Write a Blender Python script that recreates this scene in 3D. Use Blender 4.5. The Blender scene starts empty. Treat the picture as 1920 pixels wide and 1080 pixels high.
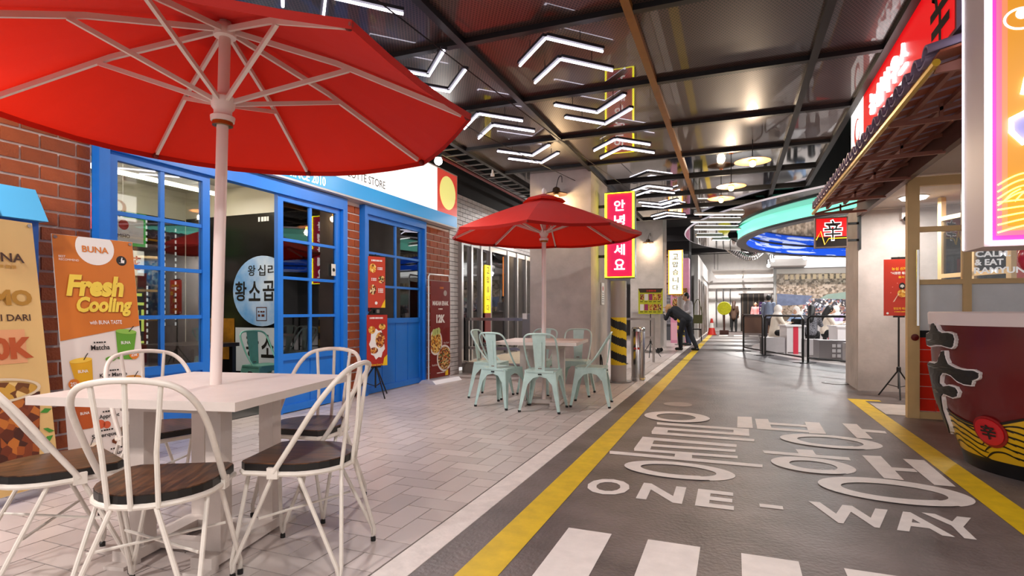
import bpy, math, random
from mathutils import Vector, Matrix
random.seed(7)
S = bpy.context.scene
C = S.collection
PI = math.pi
R = math.radians

# ---------------------------------------------------------------- camera
FPX, VX, VY, EYE = 1050.0, 1376.0, 583.0, 1.1      # focal length and road vanishing point in the 1920x1080 frame, eye height
YAW = math.atan((VX - 960) / FPX)
cam = bpy.data.cameras.new('camera')
cam.sensor_width = 36.0
cam.lens = 36.0 * FPX / 1920
cam.shift_y = (VY - 540) / 1920
cam.clip_start = 0.05
co = bpy.data.objects.new('camera', cam); C.objects.link(co)
co.location = (0, 0, EYE); co.rotation_euler = (PI / 2, 0, YAW)
S.camera = co
S.view_settings.view_transform = 'Standard'
S.view_settings.look = 'None'
S.view_settings.exposure = 0.25
S.view_settings.gamma = 1.0
S.view_settings.use_curve_mapping = False

# ---------------------------------------------------------------- world: even glow of the rest of the hall
w = bpy.data.worlds.new('world'); S.world = w; w.use_nodes = True
w.node_tree.nodes['Background'].inputs[0].default_value = (1.0, 0.95, 0.94, 1)
w.node_tree.nodes['Background'].inputs[1].default_value = 0.65


def area(name, loc, size, power, col=(1, .96, .93), rot=(0, 0, 0), sy=None, spread=180):
    l = bpy.data.lights.new(name, 'AREA'); l.energy = power; l.color = col
    l.shape = 'RECTANGLE' if sy else 'DISK'; l.size = size
    if sy: l.size_y = sy
    l.spread = R(spread)
    o = bpy.data.objects.new(name, l); C.objects.link(o); o.location = loc; o.rotation_euler = rot
    return o


def point(name, loc, power, col=(1, .9, .8), r=.05):
    l = bpy.data.lights.new(name, 'POINT'); l.energy = power; l.color = col; l.shadow_soft_size = r
    o = bpy.data.objects.new(name, l); C.objects.link(o); o.location = loc
    return o


# round fill lamps added to brighten the hall (their housings are built with the ceiling below); x, y, power, where
FILL_LIGHTS = [(-3.9, 0.9, 52, 'over the leaning banners'), (-3.25, 4.45, 45, 'above the near red parasol by the shop sign'),
              (-2.4, -0.9, 72, 'behind the camera over the tiles'), (0.1, -0.6, 78, 'behind the camera over the lane'), (2.6, 0.6, 60, 'over the lane edge before the kiosk'),
              (-3.7, 10.6, 50, 'before the glass shopfront'), (-3.4, 14.2, 110, 'over the steel trolley'), (-3.2, 19.5, 120, 'beside the far concrete pillar'),
              (1.2, 22.9, 160, 'over the far lane'), (0.3, 29.5, 380, 'before the end wall'), (4.4, 22.3, 200, 'over the seating area'), (8.5, 22.5, 130, 'over the mural wall')]
for i, (x, y, e, _) in enumerate(FILL_LIGHTS):
    area('fill_light_lamp', (x, y, 3.02 if y < 13 else 3.85), .22, e, (1, .94, .905))

# ---------------------------------------------------------------- helpers
def lin(c):
    return c / 12.92 if c <= .04045 else ((c + .055) / 1.055) ** 2.4


def hx(h):
    return tuple(lin(int(h[i:i + 2], 16) / 255) for i in (0, 2, 4))


MATS = {}


def M(name, col, rough=.5, metal=0., emit=0., coat=0., var=0., vscale=6., bump=0., bscale=60., rnd=0., trans=0., ecol=None, col2=None):
    """procedural principled material; var = noise colour variation, rnd = per-object variation"""
    if name in MATS: return MATS[name]
    m = bpy.data.materials.new(name); m.use_nodes = True
    nt = m.node_tree; b = nt.nodes['Principled BSDF']
    c = hx(col) if isinstance(col, str) else col
    b.inputs['Base Color'].default_value = (*c, 1)
    b.inputs['Roughness'].default_value = rough
    b.inputs['Metallic'].default_value = metal
    b.inputs['Coat Weight'].default_value = coat
    b.inputs['Coat Roughness'].default_value = .04
    if trans: b.inputs['Transmission Weight'].default_value = trans
    if emit:
        e = hx(ecol) if ecol else c
        b.inputs['Emission Color'].default_value = (*e, 1); b.inputs['Emission Strength'].default_value = emit
    tc = nt.nodes.new('ShaderNodeTexCoord')
    last = None
    if var or col2:
        n = nt.nodes.new('ShaderNodeTexNoise'); n.inputs['Scale'].default_value = vscale; n.inputs['Detail'].default_value = 6; n.inputs['Roughness'].default_value = .6
        nt.links.new(tc.outputs['Object'], n.inputs['Vector'])
        rp = nt.nodes.new('ShaderNodeValToRGB')
        c2 = hx(col2) if col2 else tuple(min(1, k * (1 + var)) for k in c)
        c1 = c if col2 else tuple(k * (1 - var) for k in c)
        rp.color_ramp.elements[0].color = (*c1, 1); rp.color_ramp.elements[1].color = (*c2, 1)
        rp.color_ramp.elements[0].position = .35; rp.color_ramp.elements[1].position = .68
        nt.links.new(n.outputs['Fac'], rp.inputs['Fac']); last = rp.outputs['Color']
    if rnd:
        oi = nt.nodes.new('ShaderNodeObjectInfo')
        mr = nt.nodes.new('ShaderNodeMapRange'); mr.inputs['To Min'].default_value = 1 - rnd; mr.inputs['To Max'].default_value = 1 + rnd
        nt.links.new(oi.outputs['Random'], mr.inputs['Value'])
        hv = nt.nodes.new('ShaderNodeHueSaturation'); nt.links.new(mr.outputs['Result'], hv.inputs['Value'])
        if last: nt.links.new(last, hv.inputs['Color'])
        else: hv.inputs['Color'].default_value = (*c, 1)
        last = hv.outputs['Color']
    if last: nt.links.new(last, b.inputs['Base Color'])
    if bump:
        n2 = nt.nodes.new('ShaderNodeTexNoise'); n2.inputs['Scale'].default_value = bscale; n2.inputs['Detail'].default_value = 4
        nt.links.new(tc.outputs['Object'], n2.inputs['Vector'])
        bp = nt.nodes.new('ShaderNodeBump'); bp.inputs['Strength'].default_value = bump; bp.inputs['Distance'].default_value = .01
        nt.links.new(n2.outputs['Fac'], bp.inputs['Height']); nt.links.new(bp.outputs['Normal'], b.inputs['Normal'])
    MATS[name] = m
    return m


class MB:
    """collects geometry for ONE mesh object"""
    def __init__(s): s.v = []; s.f = []

    def quad(s, *p):
        n = len(s.v); s.v += [tuple(q) for q in p]; s.f.append(tuple(range(n, n + len(p)))); return s

    def box(s, x0, x1, y0, y1, z0, z1, R3=None, o=(0, 0, 0)):
        n = len(s.v)
        for z in (z0, z1):
            for y in (y0, y1):
                for x in (x0, x1):
                    p = Vector((x, y, z))
                    if R3 is not None: p = R3 @ p
                    s.v.append((p.x + o[0], p.y + o[1], p.z + o[2]))
        for q in ((0, 2, 3, 1), (4, 5, 7, 6), (0, 1, 5, 4), (2, 6, 7, 3), (0, 4, 6, 2), (1, 3, 7, 5)):
            s.f.append(tuple(n + k for k in q))
        return s

    def bar(s, p0, p1, wd, hd):
        """rectangular bar between two points"""
        p0 = Vector(p0); p1 = Vector(p1); d = p1 - p0
        q = d.to_track_quat('X', 'Z').to_matrix()
        return s.box(0, d.length, -wd / 2, wd / 2, -hd / 2, hd / 2, q, p0)

    def tube(s, pts, r, n=8, closed=False, caps=True):
        pts = [Vector(p) for p in pts]; m = len(pts)
        rs = r if isinstance(r, (list, tuple)) else [r] * m
        base = len(s.v); t = []
        for i in range(m):
            a = pts[(i - 1) % m] if (closed or i) else pts[i]; b = pts[(i + 1) % m] if (closed or i < m - 1) else pts[i]
            t.append((b - a).normalized())
        u = t[0].orthogonal().normalized()
        for i in range(m):
            u = (u - t[i] * u.dot(t[i])); u = u.normalized() if u.length > 1e-6 else t[i].orthogonal().normalized()
            w_ = t[i].cross(u)
            for k in range(n):
                an = 2 * PI * k / n
                s.v.append(tuple(pts[i] + (u * math.cos(an) + w_ * math.sin(an)) * rs[i]))
        for i in range(m if closed else m - 1):
            j = (i + 1) % m
            for k in range(n):
                s.f.append((base + i * n + k, base + i * n + (k + 1) % n, base + j * n + (k + 1) % n, base + j * n + k))
        if caps and not closed:
            s.f.append(tuple(base + k for k in reversed(range(n)))); s.f.append(tuple(base + (m - 1) * n + k for k in range(n)))
        return s

    def lathe(s, prof, n=24, c=(0, 0, 0), a0=0, a1=None, axis='z'):
        base = len(s.v); full = a1 is None; a1 = 2 * PI if full else a1; st = n if full else n + 1
        for r_, z in prof:
            for k in range(st):
                an = a0 + (a1 - a0) * k / n
                if axis == 'z': p = (c[0] + r_ * math.cos(an), c[1] + r_ * math.sin(an), c[2] + z)
                else: p = (c[0] + r_ * math.cos(an), c[1] + z, c[2] + r_ * math.sin(an))
                s.v.append(p)
        for i in range(len(prof) - 1):
            for k in range(n):
                k2 = (k + 1) % st
                s.f.append((base + i * st + k, base + i * st + k2, base + (i + 1) * st + k2, base + (i + 1) * st + k))
        return s

    def sphere(s, c, r, n=12, m=8):
        r = r if isinstance(r, (list, tuple)) else (r, r, r)
        base = len(s.v)
        for i in range(m + 1):
            th = PI * i / m
            for k in range(n):
                an = 2 * PI * k / n
                s.v.append((c[0] + r[0] * math.sin(th) * math.cos(an), c[1] + r[1] * math.sin(th) * math.sin(an), c[2] + r[2] * math.cos(th)))
        for i in range(m):
            for k in range(n):
                s.f.append((base + i * n + k, base + (i + 1) * n + k, base + (i + 1) * n + (k + 1) % n, base + i * n + (k + 1) % n))
        return s

    def prism(s, poly, fa, fb):
        """polygon (2D) between two maps fa / fb -> 3D"""
        n = len(s.v); m = len(poly)
        s.v += [tuple(fa(*p)) for p in poly] + [tuple(fb(*p)) for p in poly]
        s.f.append(tuple(range(n, n + m))); s.f.append(tuple(reversed(range(n + m, n + 2 * m))))
        for k in range(m):
            s.f.append((n + k, n + m + k, n + m + (k + 1) % m, n + (k + 1) % m))
        return s

    def mesh(s, name, mat, smooth=False):
        me = bpy.data.meshes.new(name); me.from_pydata(s.v, [], s.f)
        if smooth:
            me.polygons.foreach_set('use_smooth', [True] * len(me.polygons)); me.set_sharp_from_angle(angle=R(42))
        me.update()
        if mat: me.materials.append(mat)
        return me

    def build(s, name, mat, parent=None, smooth=False, loc=None, rz=None, flip=False):
        o = bpy.data.objects.new(name, s.mesh(name, mat, smooth)); C.objects.link(o)
        if parent: o.parent = parent
        if loc: o.location = loc
        if rz: o.rotation_euler[2] = rz
        return o


def tag(o, label=None, cat=None, group=None, kind=None):
    if label: o['label'] = label
    if cat: o['category'] = cat
    if group: o['group'] = group
    if kind: o['kind'] = kind
    return o


def T(name, label, cat, loc=(0, 0, 0), rz=0., group=None, kind=None):
    o = bpy.data.objects.new(name, None); C.objects.link(o); o.empty_display_size = .1
    o.location = loc; o.rotation_euler = (0, 0, rz)
    return tag(o, label, cat, group, kind)


def inst(name, me, parent, loc, rz=0.):
    o = bpy.data.objects.new(name, me); C.objects.link(o); o.parent = parent; o.location = loc
    if rz: o.rotation_euler[2] = rz
    return o


def dup(root, loc, rz, label=None):
    r = root.copy(); C.objects.link(r); r.location = loc; r.rotation_euler = (0, 0, rz)
    if label: r['label'] = label
    for ch in list(root.children):
        c_ = ch.copy(); C.objects.link(c_); c_.parent = r
        for g in list(ch.children):
            d = g.copy(); C.objects.link(d); d.parent = c_
    return r


# photograph pixel -> a point of the place on a given plane (used to survey positions)
def ray(px, py):
    u = (px - 960) / FPX; v = (VY - py) / FPX; c_, s_ = math.cos(YAW), math.sin(YAW)
    return Vector((u * c_ - s_, u * s_ + c_, v))


def at(px, py, X=None, Y=None, Z=None):
    r = ray(px, py)
    t = X / r.x if X is not None else Y / r.y if Y is not None else (Z - EYE) / r.z
    return Vector((0, 0, EYE)) + r * t


def gp(px, py): return at(px, py, Z=0)


def circ(cx, cz, r, n=24, rz=None, a0=0, a1=2 * PI):
    rz = r if rz is None else rz
    full = abs(a1 - a0 - 2 * PI) < 1e-6
    return [(cx + r * math.cos(a0 + (a1 - a0) * k / (n if full else n - 1)), cz + rz * math.sin(a0 + (a1 - a0) * k / (n if full else n - 1))) for k in range(n)]


def rect(x0, x1, z0, z1): return [(x0, z0), (x1, z0), (x1, z1), (x0, z1)]


def decal(parent, name, mat, polys, off=.002, th=.0):
    """flat print in the local frame of a sign that faces -Y"""
    mb = MB()
    if polys and not isinstance(polys[0], list): polys = [polys]
    for p in polys:
        if th: mb.prism(p, lambda x, z: (x, -off - th, z), lambda x, z: (x, -off, z))
        else: mb.quad(*[(x, -off, z) for x, z in p])
    return mb.build(name, mat, parent)


_tx = {}


def tmesh(s, bold=0.):
    k = (s, bold)
    if k not in _tx:
        c_ = bpy.data.curves.new('lettering', 'FONT'); c_.body = s; c_.resolution_u = 3; c_.offset = bold
        o = bpy.data.objects.new('lettering', c_); me = bpy.data.meshes.new_from_object(o)
        vs = [tuple(v.co) for v in me.vertices]; fs = [tuple(p.vertices) for p in me.polygons]
        bpy.data.objects.remove(o); bpy.data.curves.remove(c_); bpy.data.meshes.remove(me)
        xs = [v[0] for v in vs]; ys = [v[1] for v in vs]
        _tx[k] = (vs, fs, min(xs), max(xs), min(ys), max(ys))
    return _tx[k]


def txt(parent, s, mat, cx, cz, h, w=None, off=.003, bold=0., name='lettering', th=0., slant=0.):
    """lettering centred at (cx, cz) in a sign's local frame (facing -Y), h high, optionally w wide"""
    vs, fs, x0, x1, y0, y1 = tmesh(s, bold)
    k = h / (y1 - y0); kx = w / (x1 - x0) if w else k
    mx, my = (x0 + x1) / 2, (y0 + y1) / 2
    P = [((v[0] - mx) * kx + (v[1] - my) * k * slant + cx, (v[1] - my) * k + cz) for v in vs]
    mb = MB(); mb.v = [(x, -off - th, z) for x, z in P]; mb.f = [tuple(f) for f in fs]
    if th:      # raised letters: add side walls along boundary edges
        cnt = {}
        for f in fs:
            for a, b in zip(f, f[1:] + f[:1]): cnt[(a, b)] = cnt.get((a, b), 0) + 1
        n = len(mb.v); mb.v += [(x, -off, z) for x, z in P]
        for (a, b) in cnt:
            if (b, a) not in cnt: mb.f.append((b, a, a + n, b + n))
    return mb.build(name, mat, parent)


def lines(parent, mat, cx, cz, w, h, off, n=6):
    """too small to read: a row of print blocks"""
    st = w / n
    return decal(parent, 'small_print', mat, [rect(cx - w / 2 + k * st, cx - w / 2 + k * st + st * (.82 if k % 3 else .6), cz - h / 2, cz + h / 2) for k in range(n)], off)


def smooth_path(pts, n=6):
    """Catmull-Rom through points"""
    pts = [Vector(p) for p in pts]; out = []
    for i in range(len(pts) - 1):
        p0 = pts[max(i - 1, 0)]; p1 = pts[i]; p2 = pts[i + 1]; p3 = pts[min(i + 2, len(pts) - 1)]
        for k in range(n):
            t = k / n
            out.append(.5 * ((2 * p1) + (p2 - p0) * t + (2 * p0 - 5 * p1 + 4 * p2 - p3) * t * t + (3 * p1 - p0 - 3 * p2 + p3) * t ** 3))
    out.append(pts[-1]); return out


# ---------------------------------------------------------------- materials
white_paint = M('white_paint', 'e9e2dc', .4)
black = M('black_metal', '121212', .4)
black_matte = M('black_matte', '0b0b0c', .8)
blue = M('blue_paint', '1a78da', .4, var=.06, vscale=3)
steel = M('steel', 'b9b4b2', .28, 1.)
grey_metal = M('grey_metal', '8b8684', .4, .7)
chrome = M('chrome', 'e0dedd', .12, 1.)
concrete = M('concrete', 'b9afa9', .75, var=.16, vscale=2.2, bump=.25, bscale=14)
red_print = M('red_print', 'c2301f', .45)
maroon = M('maroon_print', '7d1712', .4)
cream_print = M('cream_print', 'e7c98c', .5)
yellow_print = M('yellow_print', 'f3c81e', .45)
orange_print = M('orange_print', 'd97a24', .45)
white_print = M('white_print', 'f1ece8', .5)
black_print = M('black_print', '1b1512', .5)
green_print = M('green_print', '5f9c2a', .5)
brown_print = M('brown_print', '6b3410', .4)
neon_white = M('neon_white', 'ffffff', .4, emit=5.0, ecol='f3edff')
neon_yellow = M('neon_yellow', 'fff23a', .4, emit=6.0, ecol='f6f01e')
glow_white = M('glow_white', 'ffffff', .4, emit=1.6, ecol='fffaf6')
bulb_warm = M('bulb_warm', 'ffe0a0', .3, emit=14.0, ecol='ffb04a')
bulb_white = M('bulb_white', 'ffffff', .3, emit=30.0, ecol='fffdf2')


def glass_mat(name, tint=(1, 1, 1), refl=.1):
    m = bpy.data.materials.new(name); m.use_nodes = True; nt = m.node_tree; nt.nodes.clear()
    o = nt.nodes.new('ShaderNodeOutputMaterial'); t = nt.nodes.new('ShaderNodeBsdfTransparent'); g = nt.nodes.new('ShaderNodeBsdfGlossy')
    f = nt.nodes.new('ShaderNodeFresnel'); f.inputs['IOR'].default_value = 1.5
    a = nt.nodes.new('ShaderNodeMath'); a.operation = 'ADD'; a.inputs[1].default_value = refl; a.use_clamp = True
    t.inputs[0].default_value = (*tint, 1); g.inputs['Roughness'].default_value = .02
    x = nt.nodes.new('ShaderNodeMixShader'); nt.links.new(f.outputs[0], a.inputs[0]); nt.links.new(a.outputs[0], x.inputs[0])
    nt.links.new(t.outputs[0], x.inputs[1]); nt.links.new(g.outputs[0], x.inputs[2]); nt.links.new(x.outputs[0], o.inputs[0])
    return m


glass = glass_mat('window_glass', (.93, .96, .96), .09)
glass_clear = glass_mat('clear_glass', (.97, .98, .98), .03)


def food_mat(name, cols, scale=40):
    """printed food picture: blotches of several colours"""
    m = bpy.data.materials.new(name); m.use_nodes = True; nt = m.node_tree; b = nt.nodes['Principled BSDF']; b.inputs['Roughness'].default_value = .45
    tc = nt.nodes.new('ShaderNodeTexCoord'); v = nt.nodes.new('ShaderNodeTexVoronoi'); v.inputs['Scale'].default_value = scale
    nt.links.new(tc.outputs['Object'], v.inputs['Vector'])
    sp = nt.nodes.new('ShaderNodeSeparateColor'); nt.links.new(v.outputs['Color'], sp.inputs[0])
    rp = nt.nodes.new('ShaderNodeValToRGB'); cr = rp.color_ramp; cr.interpolation = 'CONSTANT'
    cr.elements[0].color = (*hx(cols[0]), 1); cr.elements[1].position = 1 / len(cols); cr.elements[1].color = (*hx(cols[1]), 1)
    for i, c in enumerate(cols[2:], 2):
        e = cr.elements.new(i / len(cols)); e.color = (*hx(c), 1)
    nt.links.new(sp.outputs[0], rp.inputs[0]); nt.links.new(rp.outputs[0], b.inputs['Base Color'])
    return m


food_a = food_mat('food_noodle', ['e0a53a', 'c97b22', 'f0d080', '7b4a18', 'e8b84c'])
food_b = food_mat('food_mixed', ['7a1d10', 'e0b050', '3f5c1c', 'c25a20', 'e9d7a5', '5a2a10'], 55)
food_c = food_mat('food_meat', ['8a3a1a', 'b8622a', 'd9903c', '6a2412', 'e7c27c'], 45)
# ================================================================ ROAD AND PAVEMENT
road_m = M('road_concrete', '6a5f5d', .42, var=.36, vscale=1.9, bump=.5, bscale=45)
nt = road_m.node_tree     # second, finer layer of stains on the road
road = tag(MB().box(-1.257, 14, -3, 36, -.12, 0).build('road', road_m), 'dark grey concrete lane floor with painted markings', 'floor', kind='structure')
paint_w = M('road_paint_white', 'e6dcd7', .5, var=.07, vscale=9)
paint_y = M('road_paint_yellow', 'd9b412', .5, var=.12, vscale=9)
paint_p = M('pale_patch', 'a99c96', .6, var=.1)


def ground(name, mat, polys, z=.002, parent=None):
    mb = MB()
    for k, p in enumerate(polys):
        ar = sum(a[0] * b[1] - b[0] * a[1] for a, b in zip(p, p[1:] + p[:1]))
        mb.quad(*[(x, y, z + .00012 * (k % 40)) for x, y in (p if ar > 0 else p[::-1])])
    return mb.build(name, mat, parent or road)


def gz(x, y): p = gp(1100 + x / 3.2, 740 + y / 3.2); return (p.x, p.y)
def g8(x, y): p = gp(680 + x * .64583, 680 + y * .64583); return (p.x, p.y)


def gring(mbp, f, L, Rr, T_, B, iL, iR, iT, iB, n=40):
    """painted ring from its four outer and inner extremes in a survey crop"""
    ym = (f(L[0], L[1])[1] + f(*Rr)[1]) / 2
    ox0, ox1 = f(*L)[0], f(*Rr)[0]; oy1, oy0 = f(*T_)[1], f(*B)[1]
    ix0, ix1 = f(*iL)[0], f(*iR)[0]; iy1, iy0 = f(*iT)[1], f(*iB)[1]
    o = circ((ox0 + ox1) / 2, (oy0 + oy1) / 2, (ox1 - ox0) / 2, n, (oy1 - oy0) / 2)
    i = circ((ix0 + ix1) / 2, (iy0 + iy1) / 2, (ix1 - ix0) / 2, n, (iy1 - iy0) / 2)
    for k in range(n):
        k2 = (k + 1) % n; mbp.append([o[k], o[k2], i[k2], i[k]])


def gbar(f, x0, y0, x1, y1, th):
    return [f(x0, y0), f(x1, y1), f(x1, y1 + th), f(x0, y0 + th)]


p = []      # syllable "il"
gring(p, gz, (338, 132), (740, 146), (530, 103), (560, 169), (415, 134), (655, 144), (530, 115), (545, 156))
p += [[gz(905, 132), gz(990, 135), gz(997, 202), gz(903, 198)], gbar(gz, 422, 166, 974, 206, 14), [gz(882, 201), gz(974, 208), gz(976, 248), gz(880, 240)],
      gbar(gz, 408, 194, 976, 235, 15), [gz(408, 196), gz(490, 202), gz(484, 228), gz(388, 224)], gbar(gz, 390, 222, 1006, 268, 15)]
ground('painted_syllable', paint_w, p)
p = []      # "tong"
p += [gbar(gz, 335, 253, 900, 300, 17), gbar(gz, 390, 297, 893, 331, 15), gbar(gz, 285, 323, 906, 369, 15), [gz(335, 255), gz(410, 261), gz(380, 332), gz(283, 326)],
      [gz(532, 352), gz(632, 360), gz(632, 392), gz(525, 382)], gbar(gz, 138, 338, 1055, 421, 18)]
gring(p, gz, (215, 440), (893, 485), (430, 396), (690, 523), (318, 443), (778, 480), (470, 418), (640, 495))
ground('painted_syllable', paint_w, p)
p = [[gz(1010, 145), gz(1088, 148), gz(1112, 206), gz(1025, 207)], [gz(1308, 163), gz(1395, 168), gz(1438, 237), gz(1335, 233)],
     gbar(gz, 1090, 167, 1322, 183, 13), gbar(gz, 1022, 193, 1424, 221, 14), [gz(1533, 173), gz(1620, 178), gz(1718, 268), gz(1622, 262)],
     [gz(1650, 208), gz(1790, 220), gz(1802, 235), gz(1668, 225)]]      # "bang"
gring(p, gz, (1162, 268), (1775, 306), (1380, 240), (1560, 330), (1265, 272), (1662, 300), (1410, 256), (1530, 313))
ground('painted_syllable', paint_w, p)
p = [[gz(1253, 328), gz(1355, 333), gz(1378, 364), gz(1275, 357)], [gz(1055, 335), gz(1572, 378), gz(1587, 397), gz(1065, 352)],
     [gz(1652, 365), gz(1765, 370), gz(1905, 515), gz(1785, 503)], [g8(1568, 280), g8(1630, 284), g8(1722, 361), g8(1660, 356)], [g8(1525, 304), g8(1600, 309), g8(1612, 319), g8(1538, 314)]]     # "haeng"
gring(p, gz, (1107, 408), (1618, 452), (1300, 376), (1430, 480), (1215, 412), (1508, 445), (1320, 398), (1400, 456))
gring(p, g8, (1325, 358), (1785, 405), (1480, 336), (1640, 420), (1390, 362), (1705, 396), (1500, 352), (1620, 403))
ground('painted_syllable', paint_w, p)


def gtext(s, x0, x1, y0, y1, bold=.035):
    vs, fs, a0, a1, b0, b1 = tmesh(s, bold)
    mb = MB(); mb.v = [(x0 + (v[0] - a0) / (a1 - a0) * (x1 - x0), y0 + (v[1] - b0) / (b1 - b0) * (y1 - y0), .002) for v in vs]; mb.f = fs
    return mb.build('painted_letter', paint_w, road)


gtext('O', -.86, -.60, 3.32, 3.64); gtext('N', -.535, -.275, 3.32, 3.64); gtext('E', -.205, .0, 3.32, 3.64)
gtext('W', .40, .79, 3.32, 3.64); gtext('A', .76, 1.0, 3.32, 3.64, .03); gtext('Y', .95, 1.17, 3.32, 3.66)
ground('painted_dash', paint_w, [rect(.135, .255, 3.43, 3.49)])
for x0, x1 in ((-.778, -.559), (-.384, -.145), (.031, .264), (.437, .67), (.845, 1.08)):
    ground('crosswalk_bar', paint_w, [rect(x0, x1, .4, 2.745)])
for k in range(6): ground('crosswalk_bar', paint_w, [rect(-.62 + k * .62, -.25 + k * .62, 26.0, 27.4)])
ground('yellow_line', paint_y, [rect(-1.08, -.91, -2.5, 29.5)])
ground('yellow_line', paint_y, [[(1.32, -1), (1.49, -1), (1.49, 7.95), (1.32, 8.08)], [(1.32, 8.08), (1.49, 7.95), (1.66, 7.95), (1.66, 8.05)]])
ground('pale_stain', paint_p, [[(x + .03 * math.sin(9 * x), y) for x, y in circ(-.62, 6.85, .14, 20, .16)]])
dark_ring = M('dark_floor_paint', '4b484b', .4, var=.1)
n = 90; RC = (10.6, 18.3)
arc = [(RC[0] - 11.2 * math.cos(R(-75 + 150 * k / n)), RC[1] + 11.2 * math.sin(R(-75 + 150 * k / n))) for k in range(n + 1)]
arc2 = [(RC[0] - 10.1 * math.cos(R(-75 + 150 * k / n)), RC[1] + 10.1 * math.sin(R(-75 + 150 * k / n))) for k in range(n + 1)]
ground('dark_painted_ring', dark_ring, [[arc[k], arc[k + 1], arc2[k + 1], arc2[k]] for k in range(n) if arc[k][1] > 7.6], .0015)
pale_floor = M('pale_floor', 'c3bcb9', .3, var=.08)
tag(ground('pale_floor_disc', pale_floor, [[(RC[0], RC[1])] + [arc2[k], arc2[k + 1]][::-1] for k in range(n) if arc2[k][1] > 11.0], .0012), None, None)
mb = MB(); mb.lathe([(.0, .006), (.2, .006), (.2, 0)], 24)
man = mb.build('manhole_cover', M('cast_iron', '6d6866', .5, .6), None, loc=(1.45, 9.75, .001)); tag(man, 'round iron manhole cover set in the lane near the concrete pillar', 'manhole cover')
MB().lathe([(.14, .0075), (.16, .0075), (.16, .006)], 24).build('cover_rim', grey_metal, man)
tag(MB().box(1.5, 5.5, 6.98, 7.75, -.02, .006).build('floor_entry_slab', M('entry_slab', 'b6aca6', .6, var=.1)), 'pale concrete slab before the glass kiosk', 'floor', kind='structure')

# curb and tiled sidewalk
tag(MB().box(-1.40, -1.257, -3, 33, -.1, .004).build('curb_strip', M('curb_paint', 'ddd2cc', .5, var=.1, vscale=12, bump=.2)), 'off-white painted curb strip between tiles and lane', 'curb', kind='structure')
grout = M('grout', '3d3838', .8)
side = tag(MB().box(-4.72, -1.40, -3, 33, -.1, -.006).build('sidewalk', grout), 'sidewalk of pale tiles laid in herringbone', 'floor', kind='structure')
tile_m = M('floor_tile', 'c0b3ae', .3, rnd=.12, var=.03, vscale=3)
TW = .152; G = .006


def tilebox(x0, x1, y0, y1): return (x0 + G / 2, x1 - G / 2, y0 + G / 2, y1 - G / 2)


tiles = []
X1, X0, Y0 = -1.412, -4.70, .3
for iy in range(-1, 210):
    for ix in range(0, 24):
        v = (ix - iy) % 4
        xa = X1 - TW * (ix + 1); ya = Y0 + TW * iy
        if v == 1: t = (xa, xa + 2 * TW, ya, ya + TW)            # lies across (two cells, the first at ix-1)
        elif v == 2: t = (xa, xa + TW, ya - TW, ya + TW)         # lies along
        elif v == 0 and ix == 23: continue
        else: continue
        t = (max(t[0], X0), min(t[1], X1), t[2], t[3])
        if t[1] - t[0] > .02 and t[3] < 32: tiles.append(t)
for iy in range(-1, 210):       # cut tiles along the curb
    v = (0 - iy) % 4
    if v == 0: pass


def vis(t):
    x, y = (t[0] + t[1]) / 2, (t[2] + t[3]) / 2
    d = -x * math.sin(YAW) + y * math.cos(YAW)
    if d < .5: return 1e9
    px = 960 + FPX * (x * math.cos(YAW) + y * math.sin(YAW)) / d; py = VY + FPX * EYE / d
    return d if (-20 < px < 1940 and py < 1100) else 1e8 + d


tiles.sort(key=vis)
full_a = MB().box(-TW + G / 2, TW - G / 2, -TW / 2 + G / 2, TW / 2 - G / 2, -.01, 0).mesh('floor_tile', tile_m)
full_b = MB().box(-TW / 2 + G / 2, TW / 2 - G / 2, -TW + G / 2, TW - G / 2, -.01, 0).mesh('floor_tile', tile_m)
rest = MB()
for i, t in enumerate(tiles):
    w_, l_ = t[1] - t[0], t[3] - t[2]
    a = abs(w_ - 2 * TW) < 1e-4 and abs(l_ - TW) < 1e-4; b = abs(w_ - TW) < 1e-4 and abs(l_ - 2 * TW) < 1e-4
    if i < 300:
        cx, cy = (t[0] + t[1]) / 2, (t[2] + t[3]) / 2
        if a or b: inst('floor_tile', full_a if a else full_b, side, (cx, cy, 0))
        else: MB().box(-w_ / 2 + G / 2, w_ / 2 - G / 2, -l_ / 2 + G / 2, l_ / 2 - G / 2, -.01, 0).build('floor_tile', tile_m, side, loc=(cx, cy, 0))
    else: rest.box(*tilebox(*t), -.01, 0)
tag(rest.build('floor_tiles_beyond', tile_m, side), kind='stuff')

# ================================================================ WALLS
mortar = M('mortar', 'ece3dc', .9, var=.06, bump=.3)
brick_m = M('red_brick', '9c4a22', .7, var=.10, vscale=8, bump=.4, rnd=.16)
white_wall = M('white_wall', 'dcd5d0', .7, var=.05)
dark_wall = M('dark_wall', '1b1a1b', .8, var=.1)
grey_wall = M('grey_wall', '9b9594', .7, var=.08)
CH, BL = .106, .232
BR = {}


def brick_wall(parent, y0, y1, z0, z1, x=-4.5):
    rows = int((z1 - z0) / CH)
    for r_ in range(rows):
        y = y0 - (BL / 2 if r_ % 2 else 0)
        while y < y1 - .01:
            a, b = max(y, y0), min(y + BL, y1)
            L = round(b - a - .018, 3)
            if L > .015:
                if L not in BR: BR[L] = MB().box(0, .014, -L / 2, L / 2, -CH / 2 + .009, CH / 2 - .009).mesh('brick', brick_m)
                inst('brick', BR[L], parent, (x, (a + b) / 2, z0 + (r_ + .5) * CH))
            y += BL


def wall(name, label, *b, mat=mortar):
    return tag(MB().box(*b).build(name, mat), label, 'wall', kind='structure')


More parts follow.
